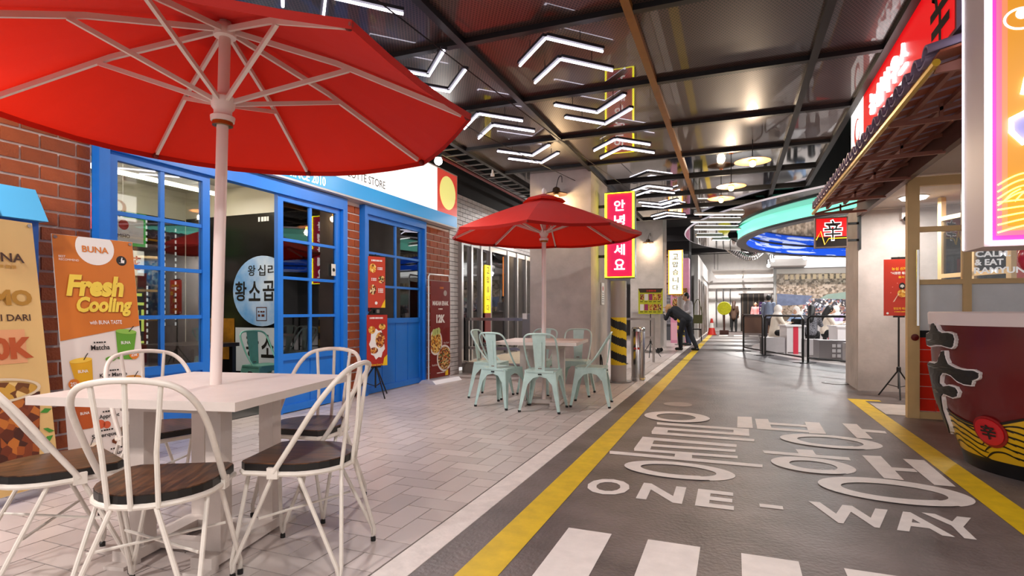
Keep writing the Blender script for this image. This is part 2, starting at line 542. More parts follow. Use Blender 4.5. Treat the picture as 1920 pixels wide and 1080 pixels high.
wa = wall('wall_left', 'red brick wall behind the leaning banners', -4.72, -4.5, -1, 2.75, 0, 3.3); brick_wall(wa, 1.60, 2.745, 0.0, 3.2)
wb = wall('wall_left_pier', 'narrow red brick pier between blue glazed panel and blue door', -4.72, -4.5, 5.65, 6.0, 0, 2.47); brick_wall(wb, 5.655, 5.995, 0, 2.45)
wc = wall('wall_left_corner', 'red brick pier right of the blue door', -4.72, -4.5, 7.55, 8.45, 0, 2.6); brick_wall(wc, 7.555, 8.445, 0, 2.5)
wall('wall_left_header', 'wall strip above the blue shopfront', -4.72, -4.5, 2.75, 8.45, 2.47, 3.3, mat=white_wall)
wd = wall('wall_left_white_brick', 'white brick wall beside the glass shopfront', -4.72, -4.5, 8.45, 8.81, 0, 3.15, mat=M('grey_joint', '5d5a5b', .9))
MB().box(-4.72, -4.5, 8.81, 12.6, 2.36, 3.15).build('lintel', M('grey_joint', '5d5a5b', .9), wd)
wbm = M('white_brick', 'd9d3d2', .55, var=.06, vscale=14); mb = MB()
for r_ in range(42):
    z = r_ * .075; y = 8.45 - (.1 if r_ % 2 else 0)
    while y < 12.6:
        a, b = max(y, 8.45), min(y + .2, 12.6 if z > 2.36 else 8.81)
        if b - a > .03: mb.box(-4.5, -4.49, a + .005, b - .005, z + .005, z + .07)
        y += .2
tag(mb.build('white_bricks', wbm, wd), kind='stuff')
wall('wall_left_upper', 'black painted wall above the shopfronts', -4.74, -4.52, -1, 21, 3.15, 4.25, mat=dark_wall)
wall('wall_left_far', 'grey wall beyond the glass shopfront', -4.72, -4.5, 12.6, 33, 0, 3.15, mat=grey_wall)
wall('wall_back', 'white brick end wall of the hall', -4.5, 9.5, 33, 33.2, 0, 4.3, mat=M('back_white', 'e6e3e0', .7, var=.04))
wall('wall_right', 'grey wall far on the right', 14, 14.2, 7, 33, 0, 4.3, mat=grey_wall)

# concrete pillars
def pillar(name, label, x0, x1, y0, y1, z1, mat=concrete):
    return tag(MB().box(x0, x1, y0, y1, 0, z1).build(name, mat), label, 'pillar', kind='structure')


pillar('pillar', 'square concrete pillar behind the red parasol', -2.93, -1.97, 8.15, 9.3, 3.3)
pillar('pillar', 'square concrete pillar carrying the white glowing sign', -2.9, -1.95, 17.0, 18.0, 4.25)
pillar('pillar', 'concrete pillar behind the red menu stand', 1.6, 2.6, 8.97, 9.9, 2.56)
pd = pillar('pillar', 'dark pillar faced in small grey tiles at the far end', -2.75, -1.55, 21.8, 23.0, 4.25, M('dark_tile_joint', '2a2a2c', .7))
mb = MB(); tm = M('grey_small_tile', '77777c', .35, var=.15, vscale=20)
for r_ in range(22):
    for k in range(9):
        x = -2.72 + k * .135 - (.06 if r_ % 2 else 0)
        mb.box(max(x, -2.74), min(x + .125, -1.56), 21.785, 21.8, .6 + r_ * .12, .6 + r_ * .12 + .105)
tag(mb.build('small_tiles', tm, pd), kind='stuff')
MB().box(-2.8, -1.5, 21.74, 21.8, 0, .5).build('plinth', M('plinth_grey', '4c4e52', .6), pd)

# ================================================================ CEILING
tag(MB().box(-8, 14.2, -3, 33.2, 4.25, 4.4).build('ceiling', M('ceiling_dark', '1a1817', .8)), 'dark high ceiling slab above the grid', 'ceiling', kind='structure')


def mesh_panel_mat():
    m = bpy.data.materials.new('expanded_metal_panel'); m.use_nodes = True; nt = m.node_tree; b = nt.nodes['Principled BSDF']
    tc = nt.nodes.new('ShaderNodeTexCoord'); outs = []
    for an in (30, -30):
        mp = nt.nodes.new('ShaderNodeMapping'); mp.inputs['Rotation'].default_value[2] = R(an); nt.links.new(tc.outputs['Object'], mp.inputs['Vector'])
        wv = nt.nodes.new('ShaderNodeTexWave'); wv.inputs['Scale'].default_value = 14; nt.links.new(mp.outputs[0], wv.inputs['Vector']); outs.append(wv.outputs['Fac'])
    mx = nt.nodes.new('ShaderNodeMath'); mx.operation = 'MAXIMUM'; nt.links.new(outs[0], mx.inputs[0]); nt.links.new(outs[1], mx.inputs[1])
    rp = nt.nodes.new('ShaderNodeValToRGB'); rp.color_ramp.elements[0].position = .62; rp.color_ramp.elements[1].position = .9
    rp.color_ramp.elements[0].color = (*hx('1a1211'), 1); rp.color_ramp.elements[1].color = (*hx('5e4840'), 1)
    nt.links.new(mx.outputs[0], rp.inputs[0]); nt.links.new(rp.outputs[0], b.inputs['Base Color'])
    b.inputs['Roughness'].default_value = .38; b.inputs['Metallic'].default_value = .35
    b.inputs['Coat Weight'].default_value = .6; b.inputs['Coat Roughness'].default_value = .02; b.inputs['Coat IOR'].default_value = 1.45
    return m


panel_mesh = mesh_panel_mat()
panel_black = M('gloss_black_panel', '0d0b0b', .06, coat=1)
beam_dark = M('dark_steel', '191618', .45, .3)
beam_gold = M('ochre_steel', '8a5a1c', .45, .2, var=.15)
grid = T('ceiling_grid', 'dark steel ceiling grid holding expanded metal panels', 'ceiling', kind='structure')
XL = [-3.26, -1.97, -.68, .61, 1.13]; YL = [1.31 * k for k in range(-1, 11)]
pm = {}
for i in range(4):
    for j in range(len(YL) - 1):
        w_ = XL[i + 1] - XL[i]; far = YL[j] > 7.5
        if YL[j] < .5 and i == 3: pass
        k = (round(w_, 3), far)
        if k not in pm: pm[k] = MB().box(-w_ / 2 + .03, w_ / 2 - .03, -.655 + .03, .655 - .03, 0, .012).mesh('ceiling_panel', panel_black if far else panel_mesh)
        inst('ceiling_panel', pm[k], grid, ((XL[i] + XL[i + 1]) / 2, YL[j] + .655, 3.215))
for i, x in enumerate(XL): MB().box(x - .03, x + .03, YL[0], 13.1, 3.17, 3.235).build('grid_beam', beam_gold if i == 2 else beam_dark, grid)
for y in YL:
    for i in range(4): MB().box(XL[i] + .03, XL[i + 1] - .03, y - .03, y + .03, 3.175, 3.232).build('cross_beam', beam_dark, grid)
for y in YL[::3]:
    for x in XL[:-1]: MB().tube([(x, y, 3.23), (x, y, 4.25)], .008, 6).build('hanger_rod', beam_dark, grid)

# chevron tube lights under the grid
chev_m = M('chevron_housing', '3a373c', .4, .5)


def chevron(label, cx, y, up):
    t = T('chevron_light', label, 'ceiling light', (cx, y, 3.1), 0, 'white chevron tube lights under the ceiling grid')
    for k in (0, 1):
        o = k * .37 - .36; s_ = 1 if up else -1
        pts = [(-.34, s_ * .18 + o + .18, 0), (0, -s_ * .18 + o + .18, 0), (.34, s_ * .18 + o + .18, 0)]
        MB().tube([(x, y_, -.010) for x, y_, z in pts], .010, 8).build('glowing_tube', neon_white, t, True)
        hb = MB()
        for a, b in ((0, 1), (1, 2)): hb.bar((pts[a][0], pts[a][1], .012), (pts[b][0], pts[b][1], .012), .05, .022)
        hb.build('housing', chev_m, t)
        for x in (-.2, .2): MB().tube([(x, s_ * .18 * (abs(x) * 2 / .34 - 1) + o + .18, .02), (x, s_ * .18 * (abs(x) * 2 / .34 - 1) + o + .18, .11)], .003, 5).build('hanger', beam_dark, t)
    return t


CH1 = [(2.95, 0), (4.25, 1), (5.55, 0), (6.85, 1), (9.45, 1), (10.75, 0), (12.05, 1)]
CH2 = [(2.85, 1), (4.15, 0), (5.5, 1), (6.78, 0)]
ords = ['first', 'second', 'third', 'fourth', 'fifth', 'sixth', 'seventh']
for i, (y, u) in enumerate(CH1): chevron('pair of white chevron tubes, %s from camera in row beside ochre beam' % ords[i], -1.275, y, u)
for i, (y, u) in enumerate(CH2): chevron('pair of white chevron tubes, %s from camera in row nearest the shopfront' % ords[i], -2.4, y, u)

# thin suspension cables crossing under the grid
for i, (x0, y0, x1, y1) in enumerate(((-2.2, 1.5, -1.55, 9.4), (-2.9, 3.0, -2.1, 9.0))):
    pts = [(x0 + (x1 - x0) * k / 10, y0 + (y1 - y0) * k / 10, 3.07 - .04 * math.sin(PI * k / 10)) for k in range(11)]
    tag(MB().tube(pts, .005, 5).build('ceiling_cable', beam_dark), ['thin dark cable under the chevron row beside the ochre beam', 'thin dark cable under the chevron row nearest the shopfront'][i], 'cable')

# downlight housings, added for the fill lamps
for i, (x, y, e, wh) in enumerate(FILL_LIGHTS):
    zc = 3.05 if y < 13 else 3.88
    t = T('fill_light', 'added black cylinder downlight hanging ' + wh, 'fill_light', (x, y, zc))
    MB().lathe([(.13, -.02), (.13, .11), (0, .11)], 20).build('housing', black, t, True)
    MB().lathe([(.0, -.012), (.118, -.012)], 20).build('diffuser', M('fill_light_glow', 'ffffff', .4, emit=2.5), t)
    MB().tube([(0, 0, .1), (0, 0, 4.25 - zc)], .008, 6).build('rod', black, t)

# cable trays and pipes over the shopfronts
tray = T('cable_tray', 'grey cable tray and pipes running along the dark ceiling edge', 'cable tray', (-3.8, 6, 3.4))
for dx in (-.2, .2): MB().box(dx - .01, dx + .01, -4, 14, 0, .06).build('side_rail', grey_metal, tray)
for k in range(60): MB().box(-.2, .2, -4 + k * .3, -3.97 + k * .3, .0, .015).build('rung', grey_metal, tray)
MB().tube([(-.45, -4, .1), (-.45, 14, .1)], .03, 8).build('red_pipe', M('red_pipe', '8e2418', .4), tray, True)
MB().tube([(.35, -4, .15), (.35, 14, .15)], .045, 8).build('grey_pipe', grey_metal, tray, True)
for k in range(5): MB().tube([(0, -3 + k * 3.5, .06), (0, -3 + k * 3.5, .85)], .008, 6).build('hanger_rod', grey_metal, tray)
tag(MB().tube([(-4.3, -1, 3.62), (-4.3, 21, 3.62)], .03, 8).build('sprinkler_pipe', M('red_pipe', '8e2418', .4), smooth=True), 'red sprinkler pipe along the black upper wall', 'pipe')
t = T('sprinkler', 'small white sprinkler head hanging by the parasol tip', 'sprinkler', (-3.3, 7.55, 3.08))
MB().tube([(0, 0, 1.1), (0, 0, .05)], .012, 6).build('drop_pipe', white_paint, t, True); MB().lathe([(0, 0), (.03, 0), (.03, .03), (.015, .05), (.015, .08)], 10).build('head', white_paint, t, True)
# ================================================================ LEFT SHOPFRONT (local frame: x = along the road, -y = towards the road)
FX = -4.5


def glazed(name, label, y0, y1, z1, zg, cols, rows, boards, depth=.05, xo=.0, kind='door', fr=.075, top=.06, bot=.09):
    """blue panelled leaf between y0 and y1: panes above zg, boards below"""
    t = T(name, label, kind, (FX + xo, 0, 0), PI / 2, kind='structure')
    f = MB(); f.box(y0, y0 + fr, -depth, 0, 0, z1).box(y1 - fr, y1, -depth, 0, 0, z1).box(y0 + fr, y1 - fr, -depth, 0, z1 - top, z1).box(y0 + fr, y1 - fr, -depth, 0, zg - .07, zg).box(y0 + fr, y1 - fr, -depth, 0, .01, bot)
    f.build('frame', blue, t)
    w_ = (y1 - y0 - 2 * fr) / cols; h_ = (z1 - top - zg) / rows
    for c in range(1, cols): MB().box(y0 + fr + c * w_ - .018, y0 + fr + c * w_ + .018, -depth + .008, -.01, zg, z1 - top).build('mullion', blue, t)
    for r_ in range(1, rows): MB().box(y0 + fr, y1 - fr, -depth + .006, -.012, zg + r_ * h_ - .016, zg + r_ * h_ + .016).build('glazing_bar', blue, t)
    for c in range(cols):
        for r_ in range(rows):
            MB().box(y0 + fr + c * w_, y0 + fr + (c + 1) * w_, -depth / 2 - .002, -depth / 2 + .002, zg + r_ * h_, zg + (r_ + 1) * h_).build('pane', glass, t)
    bw = (y1 - y0 - 2 * fr) / boards
    for b in range(boards):
        MB().box(y0 + fr + b * bw + .008, y0 + fr + (b + 1) * bw - .008, -depth + .018, -.01, bot, zg - .07).build('panel', blue, t)
    MB().box(y0 + fr, y1 - fr, -depth + .026, -.008, bot, zg - .07).build('backing_panel', blue, t)
    return t


win1 = glazed('window_1', 'blue framed window with eight panes behind the orange banner', 2.84, 3.74, 2.33, .64, 2, 4, 2, kind='window')
d1 = glazed('door_1', 'blue glazed folding panel with eight panes left of brick pier', 4.56, 5.56, 2.33, .64, 2, 4, 2)
MB().box(5.4, 5.47, -.056, -.05, 1.52, 1.66).build('card_reader', M('pale_plastic', 'e3ddd2', .5), d1)
decal(d1, 'reader_lens', black, circ(5.435, 1.59, .022), .057)
d2 = glazed('door_2', 'blue door with six panes and boarded lower half', 6.06, 7.5, 2.36, 1.0, 2, 3, 4)
MB().box(6.3, 6.36, -.058, -.05, 1.05, 1.12).build('latch', steel, d2)
MB().sphere((6.13, -.06, 1.12), .03, 10, 6).build('door_knob', M('red_knob', '8a1b1f', .3), d2, True)
tr = tag(MB().box(2.755, 5.65, -.09, 0, 2.33, 2.47).box(2.755, 2.835, -.09, 0, 0, 2.33).box(5.57, 5.65, -.09, 0, 0, 2.33).build('trim_1', blue, loc=(FX, 0, 0), rz=PI / 2), 'blue timber surround of the open shopfront', 'trim', kind='structure')
tag(MB().box(6.0, 7.55, -.09, 0, 2.36, 2.47).box(6.0, 6.06, -.09, 0, 0, 2.36).box(7.5, 7.55, -.09, 0, 0, 2.36).build('trim_2', blue, loc=(FX, 0, 0), rz=PI / 2), 'blue timber surround of the boarded door', 'trim', kind='structure')

# ---- shop interior behind the glass
ifl = M('shop_floor', '5b5553', .4, var=.1); iw = M('shop_white', 'd9d2c3', .8); ibk = M('shop_dark_print', '15110f', .22, var=.3, vscale=2)
tag(MB().box(-7.3, -4.72, .9, 5.65, -.05, .002).build('floor_shop', ifl), 'dark shop floor behind the open front', 'floor', kind='structure')
tag(MB().box(-7.3, -4.72, .9, 8.5, 2.75, 2.8).build('ceiling_shop', iw), 'off-white shop ceiling with strip lights', 'ceiling', kind='structure')
bw = tag(MB().box(-7.3, -7.15, .9, 8.5, 0, 2.8).build('wall_shop_back', iw), 'shop back wall with dark printed lower part', 'wall', kind='structure')
MB().box(-7.15, -7.14, .9, 5.6, 0, 2.36).build('dark_print_panel', ibk, bw)
pw = tag(MB().box(-7.15, -4.72, 5.62, 5.72, 0, 2.8).build('wall_shop_side', iw), 'shop side wall with dark mural', 'wall', kind='structure')
MB().box(-7.13, -4.73, 5.608, 5.62, 0, 2.38).build('dark_print_panel', ibk, pw)
tag(MB().box(-7.3, -4.72, 8.38, 8.5, 0, 2.8).build('wall_shop_end', M('shop_grey', 'b9b5b0', .7)), 'grey end wall of the room behind the blue door', 'wall', kind='structure')
tag(MB().box(-7.3, -4.72, 5.72, 8.4, -.05, .002).build('floor_shop_room', M('shop_floor', '5b5553', .4)), 'floor of the room behind the blue door', 'floor', kind='structure')
tag(MB().box(-7.3, -4.72, .8, .92, 0, 2.8).build('wall_shop_near', iw), 'near end wall of the shop', 'wall', kind='structure')

# mural on the side wall: blue disc with brushed lettering
mu = T('mural_sign', 'round blue disc with brush lettering on the dark shop wall', 'wall sign', (0, 5.606, 0))
disc_m = M('disc_blue', '5d9ad6', .35, col2='e8eef4', vscale=1.1)
cx, cz = -5.72, 1.36
decal(mu, 'disc', disc_m, circ(cx, cz, .5, 40, .46), .004, .02)
ink = M('brush_ink', '17110f', .5)
for k, s in enumerate('왕십리'): txt(mu, s, ink, cx - .17 + k * .17, cz + .27, .14, .13, .027, .012)
for k, s in enumerate('황소곱창'): txt(mu, s, ink, cx - .36 + k * .24, cz + .0, .26, .2, .027, .018)
lines(mu, M('seal_red', '5a2a1c', .5), cx, cz - .27, .12, .02, .027, 3); lines(mu, M('seal_red', '5a2a1c', .5), cx, cz - .32, .12, .03, .027, 2)
decal(mu, 'seal_frame', M('seal_red', '5a2a1c', .5), [rect(cx - .09, cx + .09, cz - .39, cz - .38), rect(cx - .09, cx + .09, cz - .22, cz - .21), rect(cx - .09, cx - .08, cz - .38, cz - .22), rect(cx + .08, cx + .09, cz - .38, cz - .22)], .027)
decal(mu, 'white_calligraphy_panel', M('mural_white', 'c9cfd8', .4), rect(-6.2, -4.75, .3, .88), .003)
for k, s in enumerate('황소'): txt(mu, s, ink, -5.9 + k * .26, .64, .3, .22, .006, .02)
for k, s in enumerate('왕십'): txt(mu, s, M('ink_blue', '2b3f8a', .4), -5.02 + k * .24, .74, .26, .2, .006, .015)
txt(mu, '70년 전통', M('ink_brown', '5a2d28', .5), -4.92, 1.05, .08, .3, .006, .01)
decal(mu, 'skewer_picture', food_mat('food_skewer', ['7a2030', 'c9a6a6', '4a1820', 'b06070', '9a8b90'], 30), rect(-5.52, -5.2, .42, .86), .007)
decal(mu, 'warm_glow_print', M('mural_gold', '9a6414', .4, var=.5, vscale=4), rect(-6.75, -6.22, .45, 1.0), .003)
for k, s in enumerate('곱창'): txt(mu, s, M('mural_yellow', 'd9a52c', .4), -6.5, .86 - k * .2, .15, .13, .006, .012)
lines(mu, white_print, -5.7, 2.3, .2, .06, .004, 4)

# vertical sign boards on the back wall (facing the road)
def vsign(label, y, z1, w_, chars, base, ink_m, ch, gap=1.15, h_=None, dots=None):
    t = T('vertical_sign', label, 'wall sign', (-7.13, y, 0), PI / 2)
    h_ = h_ or ch * gap * len(chars) + .1
    MB().box(-w_ / 2, w_ / 2, -.025, 0, z1 - h_, z1).build('board', base, t)
    for k, s in enumerate(chars): txt(t, s, ink_m, 0, z1 - .05 - ch * gap * (k + .5), ch, min(ch, w_ * .75), .028, .015)
    if dots:
        ps = []
        for k in range(int(h_ / .08)):
            for sx in (-1, 1): ps.append(rect(sx * w_ / 2 - .012, sx * w_ / 2 + .012, z1 - h_ + k * .08, z1 - h_ + k * .08 + .045))
        decal(t, 'dashed_border', dots, ps, .027)
    return t


sg_w = M('sign_print_white', 'd8dcdd', .4, emit=.25); sg_g = M('sign_green', '2f9440', .4, emit=.25); sg_y = M('sign_lime', 'c7d860', .4, emit=.4); sg_d = M('sign_dark', '141414', .3)
vsign('black board with white stacked lettering on the shop back wall', 4.42, 2.3, .22, '발보쌈순대국', sg_d, sg_w, .17, 1.3)
vsign('green board with one dark syllable high on the shop back wall', 4.86, 2.35, .32, '장', sg_g, sg_d, .27, 1.2, dots=sg_w)
vsign('white board with red character below the green board', 4.86, 1.87, .26, '花', M('sign_white', 'e6e2dc', .4, emit=.2), M('sign_red', 'b5241e', .4), .18, 1.2)
vsign('black board with lime green stacked lettering and dashed border', 4.86, 1.53, .34, '노래방', sg_d, sg_y, .28, 1.2, dots=sg_w)
vsign('narrow black board with dashed white border beside the shop corner', 5.35, 2.3, .16, '', sg_d, sg_w, .12, 1.7, 1.4, sg_w)
# red board built for a street sign's reflection; white notice behind the window
t = T('red_reflection_board', 'red board with white letter standing for a street reflection in the blue window', 'sign', (-6.4, 0, 0), PI / 2)
MB().box(2.9, 4.0, -.04, 0, 1.98, 2.36).build('board', M('red_lit', 'e0402e', .4, emit=.5), t); txt(t, 'CP', white_print, 3.35, 2.16, .16, None, .045, .03)
t = T('white_notice', 'white notice with red dot hanging behind the blue window', 'notice', (-5.6, 0, 0), PI / 2)
MB().box(3.52, 3.92, -.01, 0, 1.78, 2.02).build('sheet', white_print, t); decal(t, 'red_dot', red_print, circ(3.72, 1.95, .05), .012); txt(t, 'MIHO', black_print, 3.72, 1.84, .035, .12, .012)
for dz in (0,): MB().tube([(3.72, 0, 2.02), (3.72, 0, 2.75)], .003, 5).build('cord', white_paint, t)
t = T('strip_light', 'white fluorescent strip light on the shop ceiling nearest the window', 'ceiling light', (-5.25, 3.3, 2.65))
MB().box(-.06, .06, -2.2, 2.2, .02, .095).build('housing', white_paint, t); MB().tube([(0, -2.15, 0), (0, 2.15, 0)], .022, 8).build('glowing_tube', M('tube_glow', 'ffffff', .4, emit=9, ecol='fff6d2'), t, True)
t = T('strip_light', 'white fluorescent strip light deeper on the shop ceiling', 'ceiling light', (-6.4, 3.3, 2.65))
MB().box(-.06, .06, -2.2, 2.2, .02, .095).build('housing', white_paint, t); MB().tube([(0, -2.15, 0), (0, 2.15, 0)], .022, 8).build('glowing_tube', M('tube_glow', 'ffffff', .4, emit=9, ecol='fff6d2'), t, True)
area('shop_lamp', (-5.9, 3.3, 2.6), .6, 40, (1, .96, .85), sy=4)
area('shop_room_lamp', (-6.0, 7.0, 2.7), .8, 25, (1, .97, .92), sy=1.2)
# dark dining tables inside
def in_table(label, x, y):
    t = T('shop_table', label, 'table', (x, y, 0))
    MB().box(-.35, .35, -.35, .35, .70, .74).build('table_top', M('dark_wood', '241812', .3), t)
    for sx in (-.3, .3):
        for sy in (-.3, .3): MB().box(sx - .025, sx + .025, sy - .025, sy + .025, 0, .7).build('leg', black, t)
    return t


in_table('dark square table inside the shop before the mural', -5.6, 4.45); in_table('dark square table deeper inside the shop', -6.5, 3.6)
t = T('shop_counter', 'dark brown counter low behind the blue window', 'counter', (-6.0, 2.6, 0))
MB().box(-.3, .3, -.9, .55, 0, .95).build('body', M('counter_brown', '2e130d', .4), t); MB().box(-.33, .33, -.93, .58, .95, .99).build('counter_top', M('dark_wood', '241812', .3), t)

# ---- big backlit shop sign
sg = T('shop_sign', 'long white backlit shop sign with light blue band over the blue shopfront', 'shop sign', (FX, 0, 0), PI / 2)
MB().box(2.85, 8.45, -.16, 0, 2.48, 3.38).build('cabinet', M('sign_cabinet', 'c9c5c3', .4), sg)
decal(sg, 'white_face', M('sign_face_white', 'f4f2f0', .4, emit=.7, ecol='fffdfb'), rect(2.87, 7.76, 2.68, 3.36), .162)
decal(sg, 'blue_band', M('sign_band_blue', '2a8fcc', .4, emit=.4), rect(2.87, 8.43, 2.5, 2.68), .162)
decal(sg, 'red_square', M('sign_square_red', 'd8483a', .4, emit=.5), rect(7.76, 8.43, 2.68, 3.36), .162)
decal(sg, 'pale_disc', M('sign_disc', 'f0eb8c', .4, emit=.55), circ(8.1, 3.02, .27, 36), .165)
txt(sg, 'SINCE 2010', glow_white, 4.88, 2.572, .10, .56, .166, .012); txt(sg, '손섬 -', glow_white, 4.3, 2.575, .12, .34, .166, .02)
grey_print = M('grey_print', '6d6a68', .5)
txt(sg, 'LOTTE STORE', M('dark_grey_print', '55524f', .5), 5.95, 2.775, .10, .78, .166, .004)
red_lit = M('sign_logo_red', 'd2392c', .4, emit=.3)
decal(sg, 'red_logo_frame', red_lit, [rect(5.28, 5.66, 2.76, 2.81), rect(5.28, 5.66, 3.09, 3.14), rect(5.28, 5.33, 2.81, 3.09), rect(5.61, 5.66, 2.81, 3.09), rect(5.4, 5.54, 2.9, 3.0)], .166)

# ---- blue booth behind the banners
bt = T('blue_booth', 'small blue booth with light blue pitched roof against brick wall', 'booth', (-4.34, 1.92, 0))
lb = M('light_blue_paint', '5db8ec', .4); db = M('deep_blue_paint', '2a62b8', .4)
MB().box(-.14, .14, -.33, .33, 0, 1.68).build('body', db, bt)
MB().prism([(-.145, 1.68), (.19, 1.68), (.05, 1.9), (-.145, 1.9)], lambda x, z: (x, -.36, z), lambda x, z: (x, .36, z)).build('roof', lb, bt)
MB().bar((.2, .05, 1.69), (.055, .05, 1.92), .05, .03).build('roof_rib', M('cyan_rib', '2aa5e6', .4), bt)
MB().box(.14, .152, -.24, .24, .9, 1.6).build('window_frame', db, bt); MB().box(.15, .156, -.2, .2, .94, 1.56).build('pane', glass, bt)

# ---- leaning banners
def lean_banner(name, label, loc, rz, w_, h_, lean, base):
    t = T(name, label, 'banner', loc, rz)
    t.rotation_euler = (R(-lean), 0, rz)
    MB().box(-w_ / 2, w_ / 2, 0, .004, .06, h_).build('sheet', base, t)
    for sx in (-1, 1):
        for z in (.08, h_ - .02): MB().lathe([(0, -.006), (.012, -.006), (.012, 0)], 10, (sx * (w_ / 2 - .02), 0, z), axis='y').build('eyelet', steel, t)
    for sx in (-1, 1): MB().tube([(sx * w_ / 2 * .96, .01, h_ - .02), (-sx * w_ / 2 * .9, .05, .06)], .006, 6).build('stand_rod', grey_metal, t, True)
    return t


def cup(t, x, z, h_, mat, fill, tilt=0):
    wt, wb = h_ * .36, h_ * .25
    def tr(p): return [(x + a * math.cos(tilt) - b * math.sin(tilt), z + a * math.sin(tilt) + b * math.cos(tilt)) for a, b in p]
    decal(t, 'printed_cup', mat, tr([(-wb, -h_ / 2), (wb, -h_ / 2), (wt, h_ / 2), (-wt, h_ / 2)]), .003)
    decal(t, 'printed_drink_top', fill, tr(circ(0, h_ / 2, wt, 20, h_ * .09)), .004)
    decal(t, 'printed_straw', black_print, tr([(wt * .2, h_ * .5), (wt * .3, h_ * .5), (wt * .75, h_ * .72), (wt * .65, h_ * .72)]), .005)
    txt(t, 'BUNA', white_print, x, z + .02, h_ * .11, wb * 1.3, .005, .02)


b2 = lean_banner('leaning_banner', 'orange and white drinks banner leaning against the wall by the window', (-3.97, 2.575, 0), PI / 2 + R(-3), .52, 1.63, 8, M('banner_white', 'e5dbd3', .45))
decal(b2, 'orange_field', M('banner_orange', 'cf7426', .45, var=.06, vscale=2), [(-.258, .91), (.258, 1.0), (.258, 1.628), (-.258, 1.628)], .002)
decal(b2, 'logo_disc', white_print, [(x, min(z, 1.628)) for x, z in circ(.0, 1.56, .125, 40)], .003)
txt(b2, 'BUNA', orange_print, 0, 1.545, .045, .17, .005, .02)
decal(b2, 'black_badge', black_print, circ(.17, 1.48, .036, 20), .003); decal(b2, 'thumb_mark', white_print, [(.15, 1.465), (.165, 1.465), (.165, 1.485), (.172, 1.505), (.178, 1.503), (.175, 1.485), (.19, 1.485), (.187, 1.463), (.15, 1.463)], .005)
txt(b2, 'BEST\nRECOMMEND', white_print, -.17, 1.47, .035, .12, .005)
for dx, m_, o_ in ((.004, M('lettering_shade', 'a9501a', .5), .004), (0, M('lettering_yellow', 'f1d24e', .5), .006)):
    txt(b2, 'Fresh', m_, -.01 + dx, 1.285 - dx, .15, .36, o_, .05, slant=.2); txt(b2, 'Cooling', m_, .03 + dx, 1.14 - dx, .14, .36, o_, .045, slant=.2)
txt(b2, 'with BUNA TASTE', white_print, .03, 1.03, .028, .21, .005, .015)
cup(b2, .15, .86, .2, green_print, M('green_foam', '8fbf4e', .5), -.1); cup(b2, -.14, .68, .19, M('mango', 'e0a81c', .45), M('mango_top', 'f2c84a', .5), .08)
cup(b2, .17, .53, .19, brown_print, M('lychee_top', 'c98a3a', .5)); cup(b2, -.15, .4, .17, M('peach_drink', 'b8541c', .45), M('peach_top', 'e9a05a', .5)); cup(b2, .15, .27, .18, brown_print, M('lychee_top', 'c98a3a', .5)); cup(b2, -.13, .12, .16, M('coffee_drink', '8a5a34', .45), M('cream_top', 'efe2cc', .5), .2)
for s, x, z, wd in (('Matcha', -.02, .855, .12), ('King Mango', .05, .655, .18), ('Lychee', .03, .5, .12), ('Appricot', -.0, .375, .13), ('Silverqueen', -.02, .25, .2), ('Cappucino', .03, .115, .18)):
    txt(b2, s, black_print, x, z, .035, wd, .004, .02)
    lines(b2, black_print, x, z + .035, .08, .01, .004, 5)
for x, z, s in ((.2, .79, '25k'), (-.2, .62, '25k'), (.22, .46, '15k'), (.2, .21, '20k')):
    decal(b2, 'price_badge', orange_print, circ(x, z, .034, 20), .006); txt(b2, s, white_print, x, z, .026, .046, .008, .02)
decal(b2, 'mango_fruit', yellow_print, circ(-.02, .6, .045, 16, .035), .004); decal(b2, 'matcha_leaf', green_print, [circ(.04, .77, .035, 12, .018), circ(.075, .785, .03, 12, .015)], .004)
decal(b2, 'chocolate_pile', brown_print, [circ(.05, .2, .05, 9, .025), circ(.08, .215, .03, 7, .02)], .004); decal(b2, 'apple_slice', M('apple', 'cf5a34', .5), [circ(-.06, .33, .03, 14), circ(-.02, .32, .025, 14)], .004)

b1 = lean_banner('leaning_banner', 'cream promotion banner with iced drink cup leaning at the far left', (-3.78, 1.86, 0), PI / 2 + R(8), .62, 1.66, 8, M('banner_cream', 'dcb877', .45, var=.05, vscale=2))
txt(b1, 'BUNA', M('dark_brown_print', '43210f', .5), .12, 1.43, .055, .24, .004, .02)
lines(b1, M('gold_print', 'b98c3a', .5), .15, 1.375, .09, .018, .004, 3)
txt(b1, 'PROMO', M('gold_print2', 'ad7d24', .5), .02, 1.19, .095, .48, .004, .05)
txt(b1, 'MULAI DARI', M('dark_brown_print', '43210f', .5), .08, 1.07, .04, .32, .004, .015)
decal(b1, 'peach_band', M('peach_band', 'dfa071', .5), rect(-.31, .2, .8, 1.0), .002)
txt(b1, '10K', M('rust_print', 'b34e1c', .5), .1, .89, .13, .27, .005, .05)
cola = food_mat('iced_drink', ['5a2208', '7a3410', '9a4c16', '431806', 'b86a24', '6a2a0c'], 22)
decal(b1, 'iced_cup', cola, [(-.31, .12), (.19, .1), (.25, .62), (-.31, .62)], .003)
decal(b1, 'ice_top', food_mat('ice_cubes', ['8a5a1c', 'c99a3c', '6a3a10', 'e0c07a'], 26), circ(-.03, .64, .27, 30, .06), .004)
rim = circ(-.03, .65, .285, 36, .075); rim2 = circ(-.03, .65, .265, 36, .06)
decal(b1, 'cup_rim', M('cup_rim_print', 'd8c6a8', .3), [[rim[k], rim[(k + 1) % 36], rim2[(k + 1) % 36], rim2[k]] for k in range(36)], .006)
